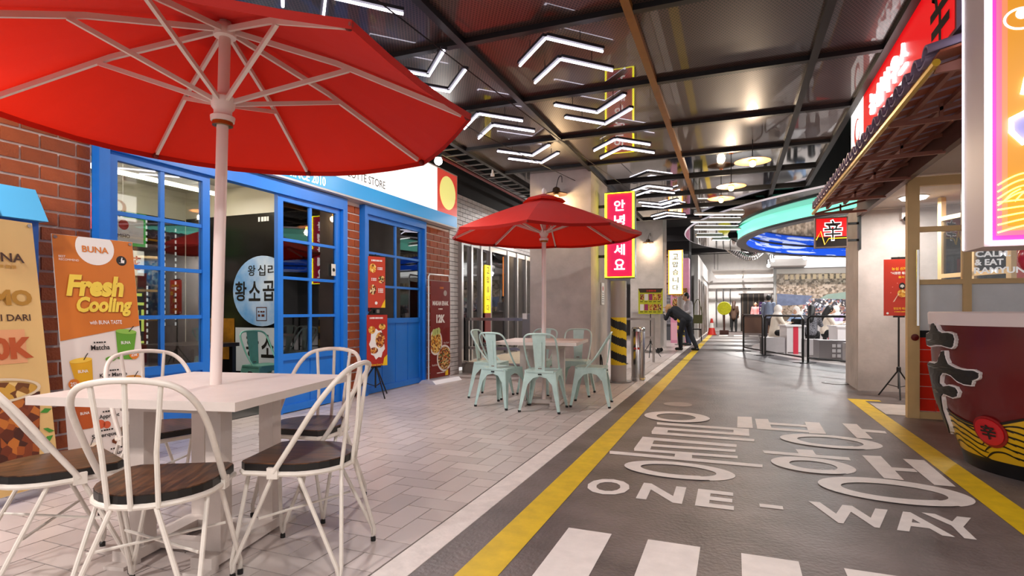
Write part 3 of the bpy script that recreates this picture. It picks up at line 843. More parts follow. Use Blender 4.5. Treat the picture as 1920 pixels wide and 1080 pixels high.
for x, z, a in ((.27, .57, -.6), (.275, .5, .2), (.28, .38, -.4), (.27, .33, .5)):
    decal(b1, 'printed_leaf', M('leaf_print', '3f8a2a', .5), [(x - .04 * math.cos(a), z - .04 * math.sin(a)), (x + .012 * math.sin(a), z - .015), (x + .03 * math.cos(a), z + .03 * math.sin(a)), (x - .01, z + .015)], .004)

# ---- black tripod poster stands
def tripod(t, zt, spread=.24, top=1.0, r=.011):
    MB().tube([(0, 0, .12), (0, 0, top)], r, 8).build('pole', black, t, True)
    for k in range(3):
        a = 2 * PI * k / 3 + .4
        MB().tube([(0, 0, zt), (spread * math.cos(a), spread * math.sin(a), .012)], .009, 6).build('leg', black, t, True)
        MB().tube([(0, 0, .14), (spread * .55 * math.cos(a), spread * .55 * math.sin(a), zt * .45 + .0)], .005, 6).build('brace', black, t, True)
    MB().lathe([(.025, zt - .03), (.025, zt + .03), (.012, zt + .04)], 10).build('collar', black, t, True)


def clip(t, z, w_=.1): MB().box(-w_ / 2, w_ / 2, -.02, .012, z - .012, z + .012).build('clip', black, t)


st = T('poster_stand', 'black tripod stand with two red snack posters before the blue door', 'poster stand', (-4.25, 6.0, 0), R(68))
tripod(st, .42, .26, 1.82)
MB().box(-.125, .125, -.03, -.024, 1.14, 1.79).build('upper_poster', M('poster_red', 'c0402a', .45), st)
MB().box(-.15, .15, -.04, -.034, .4, 1.05).build('lower_poster', M('poster_dark_red', 'b3281c', .45), st)
clip(st, 1.8); clip(st, 1.13, .14); clip(st, 1.06, .2); clip(st, .39, .14)
lines(st, white_print, 0, 1.74, .16, .022, .032, 9)
decal(st, 'fries_picture', food_a, circ(-.06, 1.64, .05, 14, .06), .032); decal(st, 'bowl_picture', food_b, circ(.07, 1.5, .05, 18), .032); decal(st, 'noodle_picture', food_b, circ(-.06, 1.37, .05, 14, .065), .032)
for x, z in ((.05, 1.65), (.05, 1.63), (-.04, 1.51), (-.04, 1.49), (.06, 1.38), (.06, 1.36), (.06, 1.34)): lines(st, white_print, x, z, .08, .013, .032, 4)
decal(st, 'yellow_corner', yellow_print, [(.06, 1.142), (.124, 1.142), (.124, 1.25), (.09, 1.2)], .032); decal(st, 'white_mark', white_print, circ(-.01, 1.2, .02, 12), .032)
lines(st, white_print, -.01, 1.01, .2, .022, .042, 10)
decal(st, 'white_burst', white_print, [(.12 * (1 if k % 2 else .85) * math.cos(k * PI / 9), .68 + .2 * (1 if k % 2 else .85) * math.sin(k * PI / 9)) for k in range(18)], .042)
decal(st, 'chicken_picture', food_c, [circ(.04, .73, .07, 12, .1), circ(-.05, .6, .06, 12, .04)], .044); decal(st, 'noodle_picture', food_a, [circ(-.08, .86, .05, 12, .05), circ(.07, .9, .05, 12, .04)], .044)
decal(st, 'yellow_corner', yellow_print, [(.08, .402), (.149, .402), (.149, .54), (.1, .5)], .043); txt(st, 'Korean Street Food', yellow_print, .01, .42, .025, .19, .046, .02)

rb = T('roll_banner', 'dark red food banner on white frame beside the brick corner', 'banner', (-4.25, 7.7, 0), R(83))
MB().prism([(-.16, 0), (.16, 0), (.1, .05), (-.1, .05)], lambda y, z: (-.34, y, z), lambda y, z: (.36, y, z)).build('base', M('banner_base', 'd6d0d6', .4), rb)
fp = [(-.275, .02, .04), (-.275, .02, 1.62), (-.25, .02, 1.66), (.25, .02, 1.66), (.275, .02, 1.62), (.275, .02, .04)]
MB().tube(fp, .012, 8).build('tube_frame', M('white_tube', 'e6e2e0', .35), rb, True)
MB().box(-.255, .255, -.004, .004, .08, 1.56).build('sheet', M('banner_maroon', '7c1c15', .35, var=.08), rb)
txt(rb, 'MAKAN ENAK', white_print, .0, 1.22, .07, .42, .006, .04); lines(rb, white_print, 0, 1.13, .12, .02, .006, 4); txt(rb, '12K', white_print, 0, .98, .13, .23, .006, .06)
lines(rb, orange_print, .03, 1.46, .1, .03, .006, 3)
decal(rb, 'cup_badge', M('badge_grey', 'b9a9a4', .4), circ(.12, 1.38, .045, 16), .006)
for x, z, r1, r2, f_ in ((-.13, .62, .17, .2, food_a), (.1, .36, .2, .21, food_b)):
    lim = lambda P: [(max(-.253, min(.253, a)), b) for a, b in P]
    decal(rb, 'plate', white_print, lim(circ(x, z, r1, 30, r2)), .006); decal(rb, 'plate_food', f_, lim(circ(x, z, r1 * .86, 30, r2 * .86)), .008)
decal(rb, 'cucumber_slices', M('cucumber', 'c3cf7c', .4), [circ(-.18 + .06 * k, .77 + .01 * k, .045, 16, .055) for k in range(3)], .01)
for s, x, z in (('Rice Bowl', .15, .6), ('Noodle Bowl', -.15, .27)): txt(rb, s, white_print, x, z, .03, .14, .006)
decal(rb, 'yellow_stripe', yellow_print, [(.12, .085), (.2, .085), (.2, .2), (.13, .19)], .006); lines(rb, white_print, -.0, .14, .2, .016, .006, 8)

# ================================================================ SECOND SHOP: glass folding doors, platform, rail
gf = T('window_2', 'steel framed folding glass doors of the next shop', 'window', (FX, 0, 0), PI / 2, kind='structure')
ys = [8.81, 9.2, 9.62, 10.05, 10.95, 11.5, 12.05, 12.55]
for k, y in enumerate(ys): MB().box(y - .035, y + .035, -.08, 0, .12, 2.36).build('mullion', steel, gf)
for k in range(len(ys) - 1):
    MB().box(ys[k] + .035, ys[k + 1] - .035, -.06, 0, .12, .22).build('bottom_rail', steel, gf); MB().box(ys[k] + .035, ys[k + 1] - .035, -.06, 0, 2.27, 2.36).build('top_rail', steel, gf)
    MB().box(ys[k] + .035, ys[k + 1] - .035, -.034, -.03, .22, 2.27).build('pane', glass, gf)
MB().box(8.9, 12.5, -.02, .0, 2.2, 2.26).build('orange_strip', M('orange_strip', 'd9902c', .4), gf)
sgn = T('yellow_sign', 'yellow vertical sign with dark stacked lettering on the folding glass door', 'sign', (FX, 0, 0), PI / 2)
MB().box(9.72, 9.98, -.10, -.082, 1.06, 1.98).build('board', M('sign_yellow_lit', 'f4d715', .4, emit=.6), sgn)
for k, s in enumerate('고맙습니다'): txt(sgn, s, black_print, 9.85, 1.88 - k * .18, .12, .12, .102, .01)
MB().box(9.72, 9.98, -.10, -.082, .5, 1.06).build('red_lower_board', M('sign_red_dim', '7c2420', .4), sgn)
MB().box(-6.9, -4.72, 12.4, 12.6, 0, 3.1).build
tag(MB().box(-7.0, -4.72, 8.5, 12.6, .06, .1).build('floor_next_shop', M('next_floor', '8c7f6c', .4)), 'pale floor inside the next shop', 'floor', kind='structure')
nb = tag(MB().box(-7.1, -7.0, 8.5, 12.6, .1, 3.1).build('wall_next_shop_back', M('teal_dark', '0d2b33', .3)), 'dark teal back wall of the next shop', 'wall', kind='structure')
tag(MB().box(-7.0, -4.72, 8.5, 12.6, 3.0, 3.1).build('ceiling_next_shop', M('next_ceiling', '6d675d', .8)), 'ceiling of the next shop', 'ceiling', kind='structure')
tag(MB().box(-7.0, -4.72, 12.55, 12.65, .1, 3.0).build('wall_next_shop_end', M('next_wall', 'b9ad98', .7)), 'beige end wall of the next shop', 'wall', kind='structure')
t = T('menu_screen', 'dark teal lit menu screen on the end wall of the next shop', 'screen', (0, 12.54, 0))
MB().box(-6.6, -5.1, -.05, 0, .75, 2.1).build('screen', M('screen_teal', '0e3b46', .2, emit=.3), t)
MB().box(-6.6, -5.1, -.05, 0, 2.3, 2.65).build('header_screen', M('screen_teal2', '1d7f8c', .2, emit=.6), t)
for k in range(9): decal(t, 'lit_figure', M('lit_cyan', '5fd0d8', .3, emit=.8), rect(-6.4 + k * .15, -6.34 + k * .15, 1.0 + .13 * (k % 4), 1.35 + .17 * (k % 3)), .053)
area('next_shop_lamp', (-5.8, 10.6, 2.95), .8, 45, (1, .95, .85), sy=2.5)
plat = T('step_platform', 'low stone step before the folding glass doors', 'step', (0, 0, 0))
MB().box(-4.5, -3.25, 8.95, 13.2, 0, .17).build('plinth', M('step_stone', '8a8178', .5, var=.1), plat); MB().box(-4.5, -3.23, 8.93, 13.22, .17, .2).build('tread', M('step_top', 'b8a78e', .5, var=.08), plat)
MB().box(-4.49, -3.24, 8.925, 8.935, .175, .195).build('nosing', steel, plat)
rl = T('steel_railing', 'flat steel railing on the step before the folding glass doors', 'railing', (0, 0, 0))
for x in (-4.42, -3.32): MB().box(x - .03, x + .03, 8.98, 9.04, .2, .93 if x < -4 else 1.0).build('post', steel, rl)
for z in (.93, .42): MB().box(-4.45, -3.3, 8.97, 9.05, z, z + .05).build('rail', steel, rl)
MB().box(-3.36, -3.2, 8.96, 9.2, .2, 1.05).build('end_plate', grey_metal, rl); MB().box(-3.35, -3.27, 8.94, 8.96, .96, 1.06).build('notice', white_print, rl)
# ================================================================ PARASOLS, TABLES, CHAIRS
def fabric_mat(name, col):
    m = bpy.data.materials.new(name); m.use_nodes = True; nt = m.node_tree; nt.nodes.clear()
    o = nt.nodes.new('ShaderNodeOutputMaterial'); d = nt.nodes.new('ShaderNodeBsdfPrincipled'); d.inputs['Roughness'].default_value = .6; d.inputs['Specular IOR Level'].default_value = .2; d.inputs['Sheen Weight'].default_value = .12; d.inputs['Sheen Roughness'].default_value = .5; d.inputs['Sheen Tint'].default_value = (1, .6, .7, 1); t = nt.nodes.new('ShaderNodeBsdfTranslucent'); x = nt.nodes.new('ShaderNodeMixShader')
    tc = nt.nodes.new('ShaderNodeTexCoord'); n = nt.nodes.new('ShaderNodeTexNoise'); n.inputs['Scale'].default_value = 250; nt.links.new(tc.outputs['Object'], n.inputs['Vector'])
    bp = nt.nodes.new('ShaderNodeBump'); bp.inputs['Strength'].default_value = .15; bp.inputs['Distance'].default_value = .002; nt.links.new(n.outputs['Fac'], bp.inputs['Height'])
    nt.links.new(bp.outputs[0], d.inputs['Normal'])
    d.inputs[0].default_value = (*hx(col), 1); t.inputs[0].default_value = (*hx(col), 1); x.inputs[0].default_value = .3
    nt.links.new(d.outputs[0], x.inputs[1]); nt.links.new(t.outputs[0], x.inputs[2]); nt.links.new(x.outputs[0], o.inputs[0])
    return m


red_fab = fabric_mat('red_canvas', 'd8240f')
pole_m = M('pale_pole', 'e3d3cd', .35)
rib_m = M('pale_rib', 'dcd0c8', .4)


def parasol(label, loc, a0, Rr, zt, zc, tilt=(0, 0)):
    """eight ribbed market parasol; zt = tip height, zc = crown height"""
    t = T('parasol', label, 'parasol', loc); t.rotation_euler = (tilt[0], tilt[1], 0)
    can = MB(); N = 8; rows = 5
    tip = [(Rr * math.cos(a0 + k * PI / 4), Rr * math.sin(a0 + k * PI / 4)) for k in range(8)]
    cols_ = 4; idx = {}
    for k in range(8):
        for r_ in range(rows + 1):
            f = r_ / rows
            for c in range(cols_ + 1):
                g = c / cols_; A, B = tip[k], tip[(k + 1) % 8]
                x = (A[0] + (B[0] - A[0]) * g) * f; y = (A[1] + (B[1] - A[1]) * g) * f
                z = zc + (zt - zc) * f - .030 * math.sin(PI * g) * f * f * .8 + .02 * math.sin(PI * f)
                can.v.append((x, y, z))
        b = k * (rows + 1) * (cols_ + 1)
        for r_ in range(rows):
            for c in range(cols_):
                q = b + r_ * (cols_ + 1) + c
                can.f.append((q, q + cols_ + 1, q + cols_ + 2, q + 1))
    cn = can.build('canopy', red_fab, t, False)
    hem = MB()
    for k in range(8):
        A, B = tip[k], tip[(k + 1) % 8]; n0 = len(hem.v)
        for c in range(cols_ + 1):
            g = c / cols_; x = A[0] + (B[0] - A[0]) * g; y = A[1] + (B[1] - A[1]) * g; z = zt - .024 * math.sin(PI * g)
            hem.v += [(x, y, z + .001), (x * .998, y * .998, z - .03)]
        for c in range(cols_): hem.f.append((n0 + 2 * c, n0 + 2 * c + 1, n0 + 2 * c + 3, n0 + 2 * c + 2))
    hem.build('hem', fabric_mat('red_hem', 'a5180c') if 'red_hem' not in bpy.data.materials else bpy.data.materials['red_hem'], cn)
    MB().lathe([(.26, zc - .055), (.22, zc - .02), (0, zc + .05)], 8, a0=a0, a1=a0 + 2 * PI).build('vent_cap', red_fab, cn)
    MB().lathe([(.0, zc + .12), (.022, zc + .1), (.03, zc + .07), (.018, zc + .045), (.028, zc + .03)], 12).build('finial', white_paint, t, True)
    MB().tube([(0, 0, .04), (0, 0, zc - .01)], .026, 14).build('pole', pole_m, t, True)
    zr = zt + .03
    crown = MB().lathe([(.026, zc - .09), (.05, zc - .085), (.055, zc - .05), (.045, zc - .03), (.026, zc - .03)], 16).build('crown', white_paint, t, True)
    runner = MB().lathe([(.027, zr - .10), (.052, zr - .098), (.055, zr - .075), (.04, zr - .065), (.04, zr - .045), (.052, zr - .03), (.055, zr + .015), (.04, zr + .03), (.027, zr + .03)], 16).build('runner', white_paint, t, True)
    MB().lathe([(.03, zr - .118), (.046, zr - .118), (.046, zr - .1), (.03, zr - .1)], 14).build('brass_ring', M('brass', 'a8843c', .3, 1.), runner, True)
    for k in range(8):
        a = a0 + k * PI / 4; ca, sa = math.cos(a), math.sin(a)
        def pt(f, dz=0): return (Rr * f * ca, Rr * f * sa, zc + (zt - zc) * f + .02 * math.sin(PI * f) - dz)
        p0 = (.045 * ca, .045 * sa, zc - .06)
        rb_ = MB(); rb_.bar(p0, pt(.45, .025), .016, .024); rb_.bar(pt(.45, .025), pt(.96, .022), .016, .024)
        r_ = rb_.build('rib', rib_m, t)
        s1 = pt(.5, .035)
        MB().bar((.05 * ca, .05 * sa, zr), s1, .016, .02).build('strut', rib_m, r_)
        MB().sphere(pt(.985, .02), .018, 8, 5).build('rib_pocket', M('dark_red_pocket', '6d130c', .7), r_, True)
    return t


parasol('near red parasol through the white table with dark wood seated chairs', (-2.31, 1.95, 0), R(22.5), 1.19, 2.075, 2.5, (R(-1.0), R(.9)))
parasol('far red parasol over the table with pale green chairs', (-2.09, 6.3, 0), R(10), 1.13, 2.0, 2.44)

# white tables with four thick legs and a floor frame
table_w = M('whitewashed_wood', 'd0c4bd', .45, var=.07, vscale=3, bump=.15, bscale=30)


def table(label, loc, rz, s=.95):
    t = T('umbrella_table', label, 'table', loc, rz); h = s / 2
    MB().box(-h, h, -h, h, .715, .75).build('table_top', table_w, t)
    MB().box(-.24, .24, -.26, .26, .66, .715).build('apron', table_w, t)
    for sx in (-1, 1):
        for sy in (-1, 1): MB().box(sx * .19 - .037, sx * .19 + .037, sy * .19 - .037, sy * .19 + .037, .06, .66).build('leg', table_w, t)
        MB().box(sx * .19 - .05, sx * .19 + .05, -.3, .3, .015, .06).build('foot_board', table_w, t)
        for sy in (-1, 1): MB().box(sx * .19 - .05, sx * .19 + .05, sy * .3 - .045, sy * .3 + .045, 0, .015).build('foot_pad', table_w, t)
    for sy in (-1, 1): MB().box(-.14, .14, sy * .12 - .03, sy * .12 + .03, .02, .06).build('stretcher', table_w, t)
    return t


table('near whitewashed table pierced by the parasol pole', (-2.33, 1.96, 0), R(12))
table('far whitewashed table among the pale green chairs', (-2.12, 6.36, 0), R(6))

# ---- wooden seated hairpin chairs
tube_w = M('chair_white_tube', 'd9d0c6', .35, var=.05, vscale=20)


def wood_mat(name, c1, c2):
    m = bpy.data.materials.new(name); m.use_nodes = True; nt = m.node_tree; b = nt.nodes['Principled BSDF']; b.inputs['Roughness'].default_value = .32
    tc = nt.nodes.new('ShaderNodeTexCoord'); mp = nt.nodes.new('ShaderNodeMapping'); mp.inputs['Scale'].default_value = (22, 2, 2); nt.links.new(tc.outputs['Object'], mp.inputs[0])
    n = nt.nodes.new('ShaderNodeTexNoise'); n.inputs['Scale'].default_value = 2.5; n.inputs['Detail'].default_value = 8; nt.links.new(mp.outputs[0], n.inputs['Vector'])
    rp = nt.nodes.new('ShaderNodeValToRGB'); rp.color_ramp.elements[0].color = (*hx(c1), 1); rp.color_ramp.elements[1].color = (*hx(c2), 1); rp.color_ramp.elements[0].position = .38; rp.color_ramp.elements[1].position = .72
    nt.links.new(n.outputs['Fac'], rp.inputs[0]); nt.links.new(rp.outputs[0], b.inputs['Base Color'])
    return m


seat_wood = wood_mat('dark_seat_wood', '2a1812', '6e4527')
seat_edge = M('seat_edge', '0f0b0a', .4)


def seat_outline(k=1.0):
    P = [(.2, .17), (.17, .2), (-.17, .2), (-.2, .17), (-.205, .02)]
    P += [(-.205 * math.cos(a), -.205 * math.sin(a) * 1.0) for a in [PI * j / 14 for j in range(1, 14)]]
    P += [(.205, .02)]
    return [(x * k, y * k) for x, y in P]


def wood_chair(label, loc, rz, group='white tube chairs with dark wood seats'):
    t = T('bistro_chair', label, 'chair', loc, rz, group)
    so = seat_outline()[::-1]
    st_ = MB().prism(seat_outline(.99), lambda x, y: (x, y, .475), lambda x, y: (x, y, .470)).build('seat', seat_wood, t)
    MB().prism(seat_outline(1.0), lambda x, y: (x, y, .4705), lambda x, y: (x, y, .443)).build('seat_edge', seat_edge, st_)
    MB().tube([(x * 1.0, y * 1.0, .432) for x, y in seat_outline(1.0)], .011, 8, True).build('seat_frame', tube_w, t, True)
    H_ = [(-.212, .04, .44), (-.216, -.04, .56), (-.214, -.13, .70), (-.196, -.195, .79), (-.15, -.235, .845), (-.07, -.252, .866), (0, -.256, .87)]
    H_ = H_ + [(-x, y, z) for x, y, z in H_[-2::-1]]
    bk = MB().tube(smooth_path(H_, 5), .0115, 10).build('back_hoop', tube_w, t, True)
    for sx in (-1, 1): MB().box(sx * .212 - .008, sx * .212 + .008, .02, .065, .415, .46).build('bracket', tube_w, bk)
    for k, x in enumerate((-.1, 0, .1)):
        yb = -math.sqrt(max(0, .205 ** 2 - (x * .8) ** 2))
        MB().tube([(x * .8, yb - .004, .425), (x * .86, yb - .03, .62), (x * 1.1, -.249 + abs(x) * .08, .862 - abs(x) * .05)], .009, 8).build('spindle', tube_w, t, True)
    for sx in (-1, 1):
        for sy in (-1, 1):
            fx, fy = sx * .21, (.215 if sy > 0 else -.235)
            if sy > 0: a, b = (sx * .19, .05, .43), (sx * .125, .19, .43)
            else: a, b = (sx * .185, -.05, .43), (sx * .07, -.19, .43)
            pa, pb, f = Vector(a), Vector(b), Vector((fx, fy, .022))
            A = pa.lerp(f, .9) ; B = pb.lerp(f, .9)
            d = (A - B)
            A = f + d * .5 + Vector((0, 0, .04)); B = f - d * .5 + Vector((0, 0, .04))
            lg = MB().tube([pa, A, f + d * .3 + Vector((0, 0, .012)), f + Vector((0, 0, 0)), f - d * .3 + Vector((0, 0, .012)), B, pb], .0088, 8).build('leg', tube_w, t, True)
            MB().lathe([(0, 0), (.012, 0), (.012, .018), (.006, .022)], 10, (fx, fy, 0)).build('foot_glide', black, lg, True)
    MB().tube([(-.185, .12, .24), (.185, -.13, .24)], .006, 6).build('stretcher', tube_w, t, True)
    MB().tube([(.185, .12, .252), (-.185, -.13, .252)], .006, 6).build('stretcher', tube_w, t, True)
    return t


def facing(dx, dy): return math.atan2(dy, dx) - PI / 2       # chair's +y points along (dx, dy)


c0 = wood_chair('white tube chair with dark seat nearest the camera, back to the viewer', (-2.0, 1.47, 0), facing(-.2, .36))
dup(c0, (-2.62, 1.46, 0), facing(.12, .35), 'white tube chair with dark seat cut by the left picture edge')
dup(c0, (-1.77, 1.98, 0), facing(-.33, -.10), 'white tube chair with dark seat right of the near table toward the lane')
dup(c0, (-2.22, 2.52, 0), facing(.06, -.4), 'white tube chair with dark seat on the far side before the blue panel')
dup(c0, (-2.90, 2.14, 0), facing(.42, -.10), 'white tube chair with dark seat left behind the near table by the orange banner')

# ---- pale green sheet metal chairs
mint = M('mint_metal', 'bcd6cf', .35, .1, var=.10, vscale=7); mint_worn = M('mint_worn', '6d4a3e', .6)


def metal_chair(label, loc, rz, name='metal_chair', group='pale green sheet metal chairs', mat=None):
    m_ = mat or mint
    t = T(name, label, 'chair', loc, rz, group)
    q = [(-.18, -.15), (-.15, -.18), (.15, -.18), (.18, -.15), (.18, .15), (.15, .18), (-.15, .18), (-.18, .15)]
    st_ = MB().prism([(x, y) for x, y in q], lambda x, y: (x, y, .452), lambda x, y: (x, y, .43)).build('seat', m_, t)
    MB().prism([(x * .72, y * .72) for x, y in q], lambda x, y: (x, y, .4535), lambda x, y: (x, y, .452)).build('seat_dish', m_, st_)
    prof = [(0, .44), (.168, .44), (.228, .02), (.202, .02), (.158, .2), (.135, .3), (.075, .37), (0, .39)]
    for k in range(4):
        lg = MB()
        for side in (0, 1):
            def mp(s_, z, o=0., side=side):
                out = .172 + (.44 - z) / .44 * .06 - o
                p = (s_, -out) if side == 0 else (out, -s_)
                a = k * PI / 2
                return (p[0] * math.cos(a) - p[1] * math.sin(a), p[0] * math.sin(a) + p[1] * math.cos(a), z)
            lg.prism(prof, lambda s_, z: mp(s_, z), lambda s_, z: mp(s_, z, .004))
        l_ = lg.build('leg', m_, t)
        a = k * PI / 2 - PI / 4
        MB().lathe([(0, 0), (.016, 0), (.018, .022), (0, .024)], 8, (.31 * math.cos(a), .31 * math.sin(a), 0)).build('rubber_foot', black, l_)
    H_ = [(-.168, .06, .44), (-.178, -.05, .56), (-.182, -.14, .70), (-.172, -.2, .80), (-.13, -.222, .842), (-.06, -.228, .852), (0, -.229, .853)]
    H_ = H_ + [(-x, y, z) for x, y, z in H_[-2::-1]]
    MB().tube(smooth_path(H_, 4), .0105, 8).build('back_frame', m_, t, True)
    sp = MB().prism([(-.052, 0), (.052, 0), (.075, 1), (-.075, 1)], lambda x, f: (x, -.17 - .055 * f, .44 + .405 * f), lambda x, f: (x, -.174 - .055 * f, .44 + .405 * f)).build('splat', m_, t)
    MB().prism([(-.024, .15), (.024, .15), (.03, .8), (-.03, .8)], lambda x, f: (x, -.166 - .055 * f, .44 + .405 * f), lambda x, f: (x, -.180 - .055 * f, .44 + .405 * f)).build('embossed_rib', m_, sp)
    MB().tube([(-.02, -.176, .475), (.02, -.176, .475)], .006, 5).build('worn_mark', mint_worn, sp)
    MB().box(-.02, .02, -.187, -.176, .405, .418).build('handle_slot', black, t)
    return t


m0 = metal_chair('pale green metal chair at the near side of the far table, in the middle', (-1.97, 5.93, 0), R(5))
dup(m0, (-2.5, 6.0, 0), R(-14), 'pale green metal chair at the near left of the far table')
dup(m0, (-1.55, 6.45, 0), R(98), 'pale green metal chair at the lane end of the far table')
dup(m0, (-2.42, 7.1, 0), R(175), 'pale green metal chair behind the far table, half hidden by the parasol pole')
dup(m0, (-1.95, 7.2, 0), R(184), 'pale green metal chair behind the far table before the concrete pillar')
dup(m0, (-2.9, 6.6, 0), R(-88), 'pale green metal chair at the shop end of the far table')
metal_chair('teal metal chair inside the shop before the mural', (-5.3, 5.2, 0), R(-100), 'metal_chair', None, M('teal_metal', '6fae9f', .35, .1, var=.1))
# ================================================================ PILLAR: lamps, blade sign, striped post, bin
def wall_lamp(label, x, y, z, lit=True):
    """goose-neck lamp: dark shade and bare warm bulb"""
    t = T('wall_lamp', label, 'wall lamp', (x, y, z))
    MB().tube(smooth_path([(.04, 0, .22), (.05, -.06, .3), (.03, -.14, .26), (0, -.16, .12)], 4), .006, 6).build('cord', black, t, True)
    MB().lathe([(.02, .12), (.05, .1), (.06, .05), (.16, .02), (.165, .005), (.05, .03)], 18, (0, -.16, 0)).build('shade', M('bronze_shade', '5a4332', .4, .6), t, True)
    MB().sphere((0, -.16, -.035), .04, 12, 8).build('bulb', bulb_warm, t, True)
    return t


wall_lamp('warm bulb lamp with flat shade on the pillar above the far parasol', -2.45, 8.13, 2.82)
point('pillar_lamp', (-2.45, 7.93, 2.7), 12, (1, .72, .4))
wall_lamp('warm bulb lamp on the far concrete pillar', -2.35, 16.98, 3.1)
point('pillar_lamp_far', (-2.35, 16.75, 2.95), 14, (1, .8, .55))


def blade(label, x0, x1, y, z0, z1, face, border, chars, ink_m, post=True, side='left'):
    t = T('blade_sign', label, 'sign', ((x0 + x1) / 2, y, 0)); w_ = (x1 - x0) / 2
    MB().box(-w_, w_, 0, .14, z0, z1).build('cabinet', M('blade_case', '3a3432', .4, .5), t)
    decal(t, 'lit_face', face, rect(-w_ + .03, w_ - .03, z0 + .03, z1 - .03), .003)
    b_ = w_ - .02
    MB().tube([(-b_, -.02, z0 + .02), (b_, -.02, z0 + .02), (b_, -.02, z1 - .02), (-b_, -.02, z1 - .02)], .016, 8, True).build('neon_border', border, t, True)
    n_ = len(chars); ch = (z1 - z0 - .2) / n_
    for k, s in enumerate(chars): txt(t, s, ink_m, 0, z1 - .1 - (k + .5) * ch, ch * .72, min(ch * .72, w_ * 1.1), .012, .012, th=.012)
    for z in (z0 + .35, z1 - .2): MB().box(-w_ - .14, -w_, .05, .09, z - .02, z + .02).build('bracket', black, t)
    return t


pink_face = M('sign_magenta', '8a0a34', .4, emit=.75, ecol='e0004e')
blade('tall magenta sign with yellow neon border and stacked lettering beside the pillar', -1.86, -1.4, 8.6, 1.6, 2.93, pink_face, neon_yellow, '안녕하세요', M('neon_white_soft', 'ffffff', .4, emit=2.0))
blade('tall white glowing sign with orange neon border at the far pillar', -1.9, -1.46, 18.0, 1.6, 3.0, M('sign_white_lit', 'fff6d8', .4, emit=1.5), M('neon_orange', 'ff9a2a', .4, emit=3, ecol='ff8a1e'), '고맙습니다', M('letter_olive', '7c7420', .5))
for nm, X_, Y_ in (('yellow and black striped steel post under the magenta sign', -1.66, 8.67), ('striped yellow and black post beside the far glowing sign', -1.6, 19.0)):
    t = T('striped_post', nm, 'post', (X_, Y_, 0))
    MB().lathe([(0, 1.56), (.12, 1.56), (.12, 1.0)], 24).build('upper_post', M('post_grey', 'aaa09a', .5, .3), t, True)
    MB().lathe([(.0, .02), (.12, .02), (.12, .27)], 24).build('lower_post', M('post_grey', 'aaa09a', .5, .3), t, True)
    MB().lathe([(0, 0), (.2, 0), (.2, .02), (.12, .02)], 24).build('base_plate', grey_metal, t, True)
    yb = MB(); bb = MB(); n_ = 24; tw = .011
    def sp(k, z): a = 2 * PI * k / n_; return (.122 * math.cos(a), .122 * math.sin(a), z)
    nz = 60
    for i in range(nz):
        z0_, z1_ = .27 + .73 * i / nz, .27 + .73 * (i + 1) / nz
        for k in range(n_):
            ph = (((z0_ + z1_) / 2 - .27) / .245 + 1.0 * k / n_) % 1
            (bb if ph < .5 else yb).quad(sp(k, z0_), sp(k + 1, z0_), sp(k + 1, z1_), sp(k, z1_))
    yb.build('yellow_bands', M('post_yellow', 'e8c410', .5), t); bb.build('black_bands', M('post_black', '15130f', .5), t)
t = T('litter_bin', 'tall narrow polished steel litter bin beside the striped post', 'bin', (-1.40, 8.92, 0))
MB().lathe([(0, .03), (.105, .03), (.105, .82), (.09, .845), (0, .85)], 24).build('body', M('bin_steel', 'bfb9b6', .22, 1., var=.05), t, True)
MB().lathe([(.112, 0), (.112, .06), (.105, .06)], 24).build('base_ring', chrome, t, True); MB().lathe([(.11, .78), (.11, .82), (.1, .83)], 24).build('top_ring', chrome, t, True)
MB().tube([(.06, -.085, .62), (.075, -.12, .62), (.075, -.12, .8), (.06, -.085, .8)], .008, 6).build('handle', chrome, t, True)
decal(t, 'red_label', M('red_print', 'c2301f'), rect(-.05, .04, .5, .53), .104)
t = T('wall_notice', 'small white notice on the pillar side by the striped post', 'notice', (-1.965, 8.9, 0), PI / 2)
MB().box(-.1, .1, -.01, 0, 1.2, 1.55).build('sheet', white_print, t); decal(t, 'red_mark', red_print, circ(0, 1.46, .04), .012); decal(t, 'text_lines', grey_print, [rect(-.07, .07, 1.24 + .035 * k, 1.25 + .035 * k) for k in range(5)], .012)
t = T('fire_hose_tube', 'black hose loop at the pillar foot', 'hose', (-1.93, 8.6, 0))
MB().tube(smooth_path([(.02, 0, .02), (0, 0, .3), (.02, -.06, .42), (.05, -.1, .3), (.05, -.1, .02)], 4), .012, 6).build('hose', black, t, True)

# ================================================================ RIGHT SHOP: sign, tiled eave, kiosk
rs = T('red_shop_fascia', 'long red backlit shop fascia with white and black lettering above the tiled eave', 'shop sign', (1.18, 0, 0), -PI / 2)   # local x = -world y
MB().box(-6.99, -3.9, 0, .12, 2.7, 3.24).build('cabinet', M('fascia_case', '6a5a58', .4), rs)
red_face = M('fascia_red', '8a1014', .4, emit=.75, ecol='ea1218')
decal(rs, 'red_face', red_face, rect(-6.35, -3.92, 2.72, 3.22), .003)
decal(rs, 'white_end_panel', M('fascia_white', 'ffffff', .4, emit=1.1), rect(-6.97, -6.35, 2.72, 3.22), .003)
MB().box(-3.9, -3.58, 0, .12, 2.7, 3.24).build('end_panel', M('violet_grey', '8d84a6', .5), rs)
o = circ(-6.65, 2.93, .14, 28); i_ = circ(-6.62, 2.95, .1, 28)
decal(rs, 'red_swirl', red_lit, [[o[k], o[(k + 1) % 28], i_[(k + 1) % 28], i_[k]] for k in range(28)], .005)
for k, s in enumerate('농심하우스'): txt(rs, s, M('neon_white_soft', 'ffffff', .4, emit=2.0), -5.9 + k * .245, 2.98, .2, .2, .006, .008, th=.02)
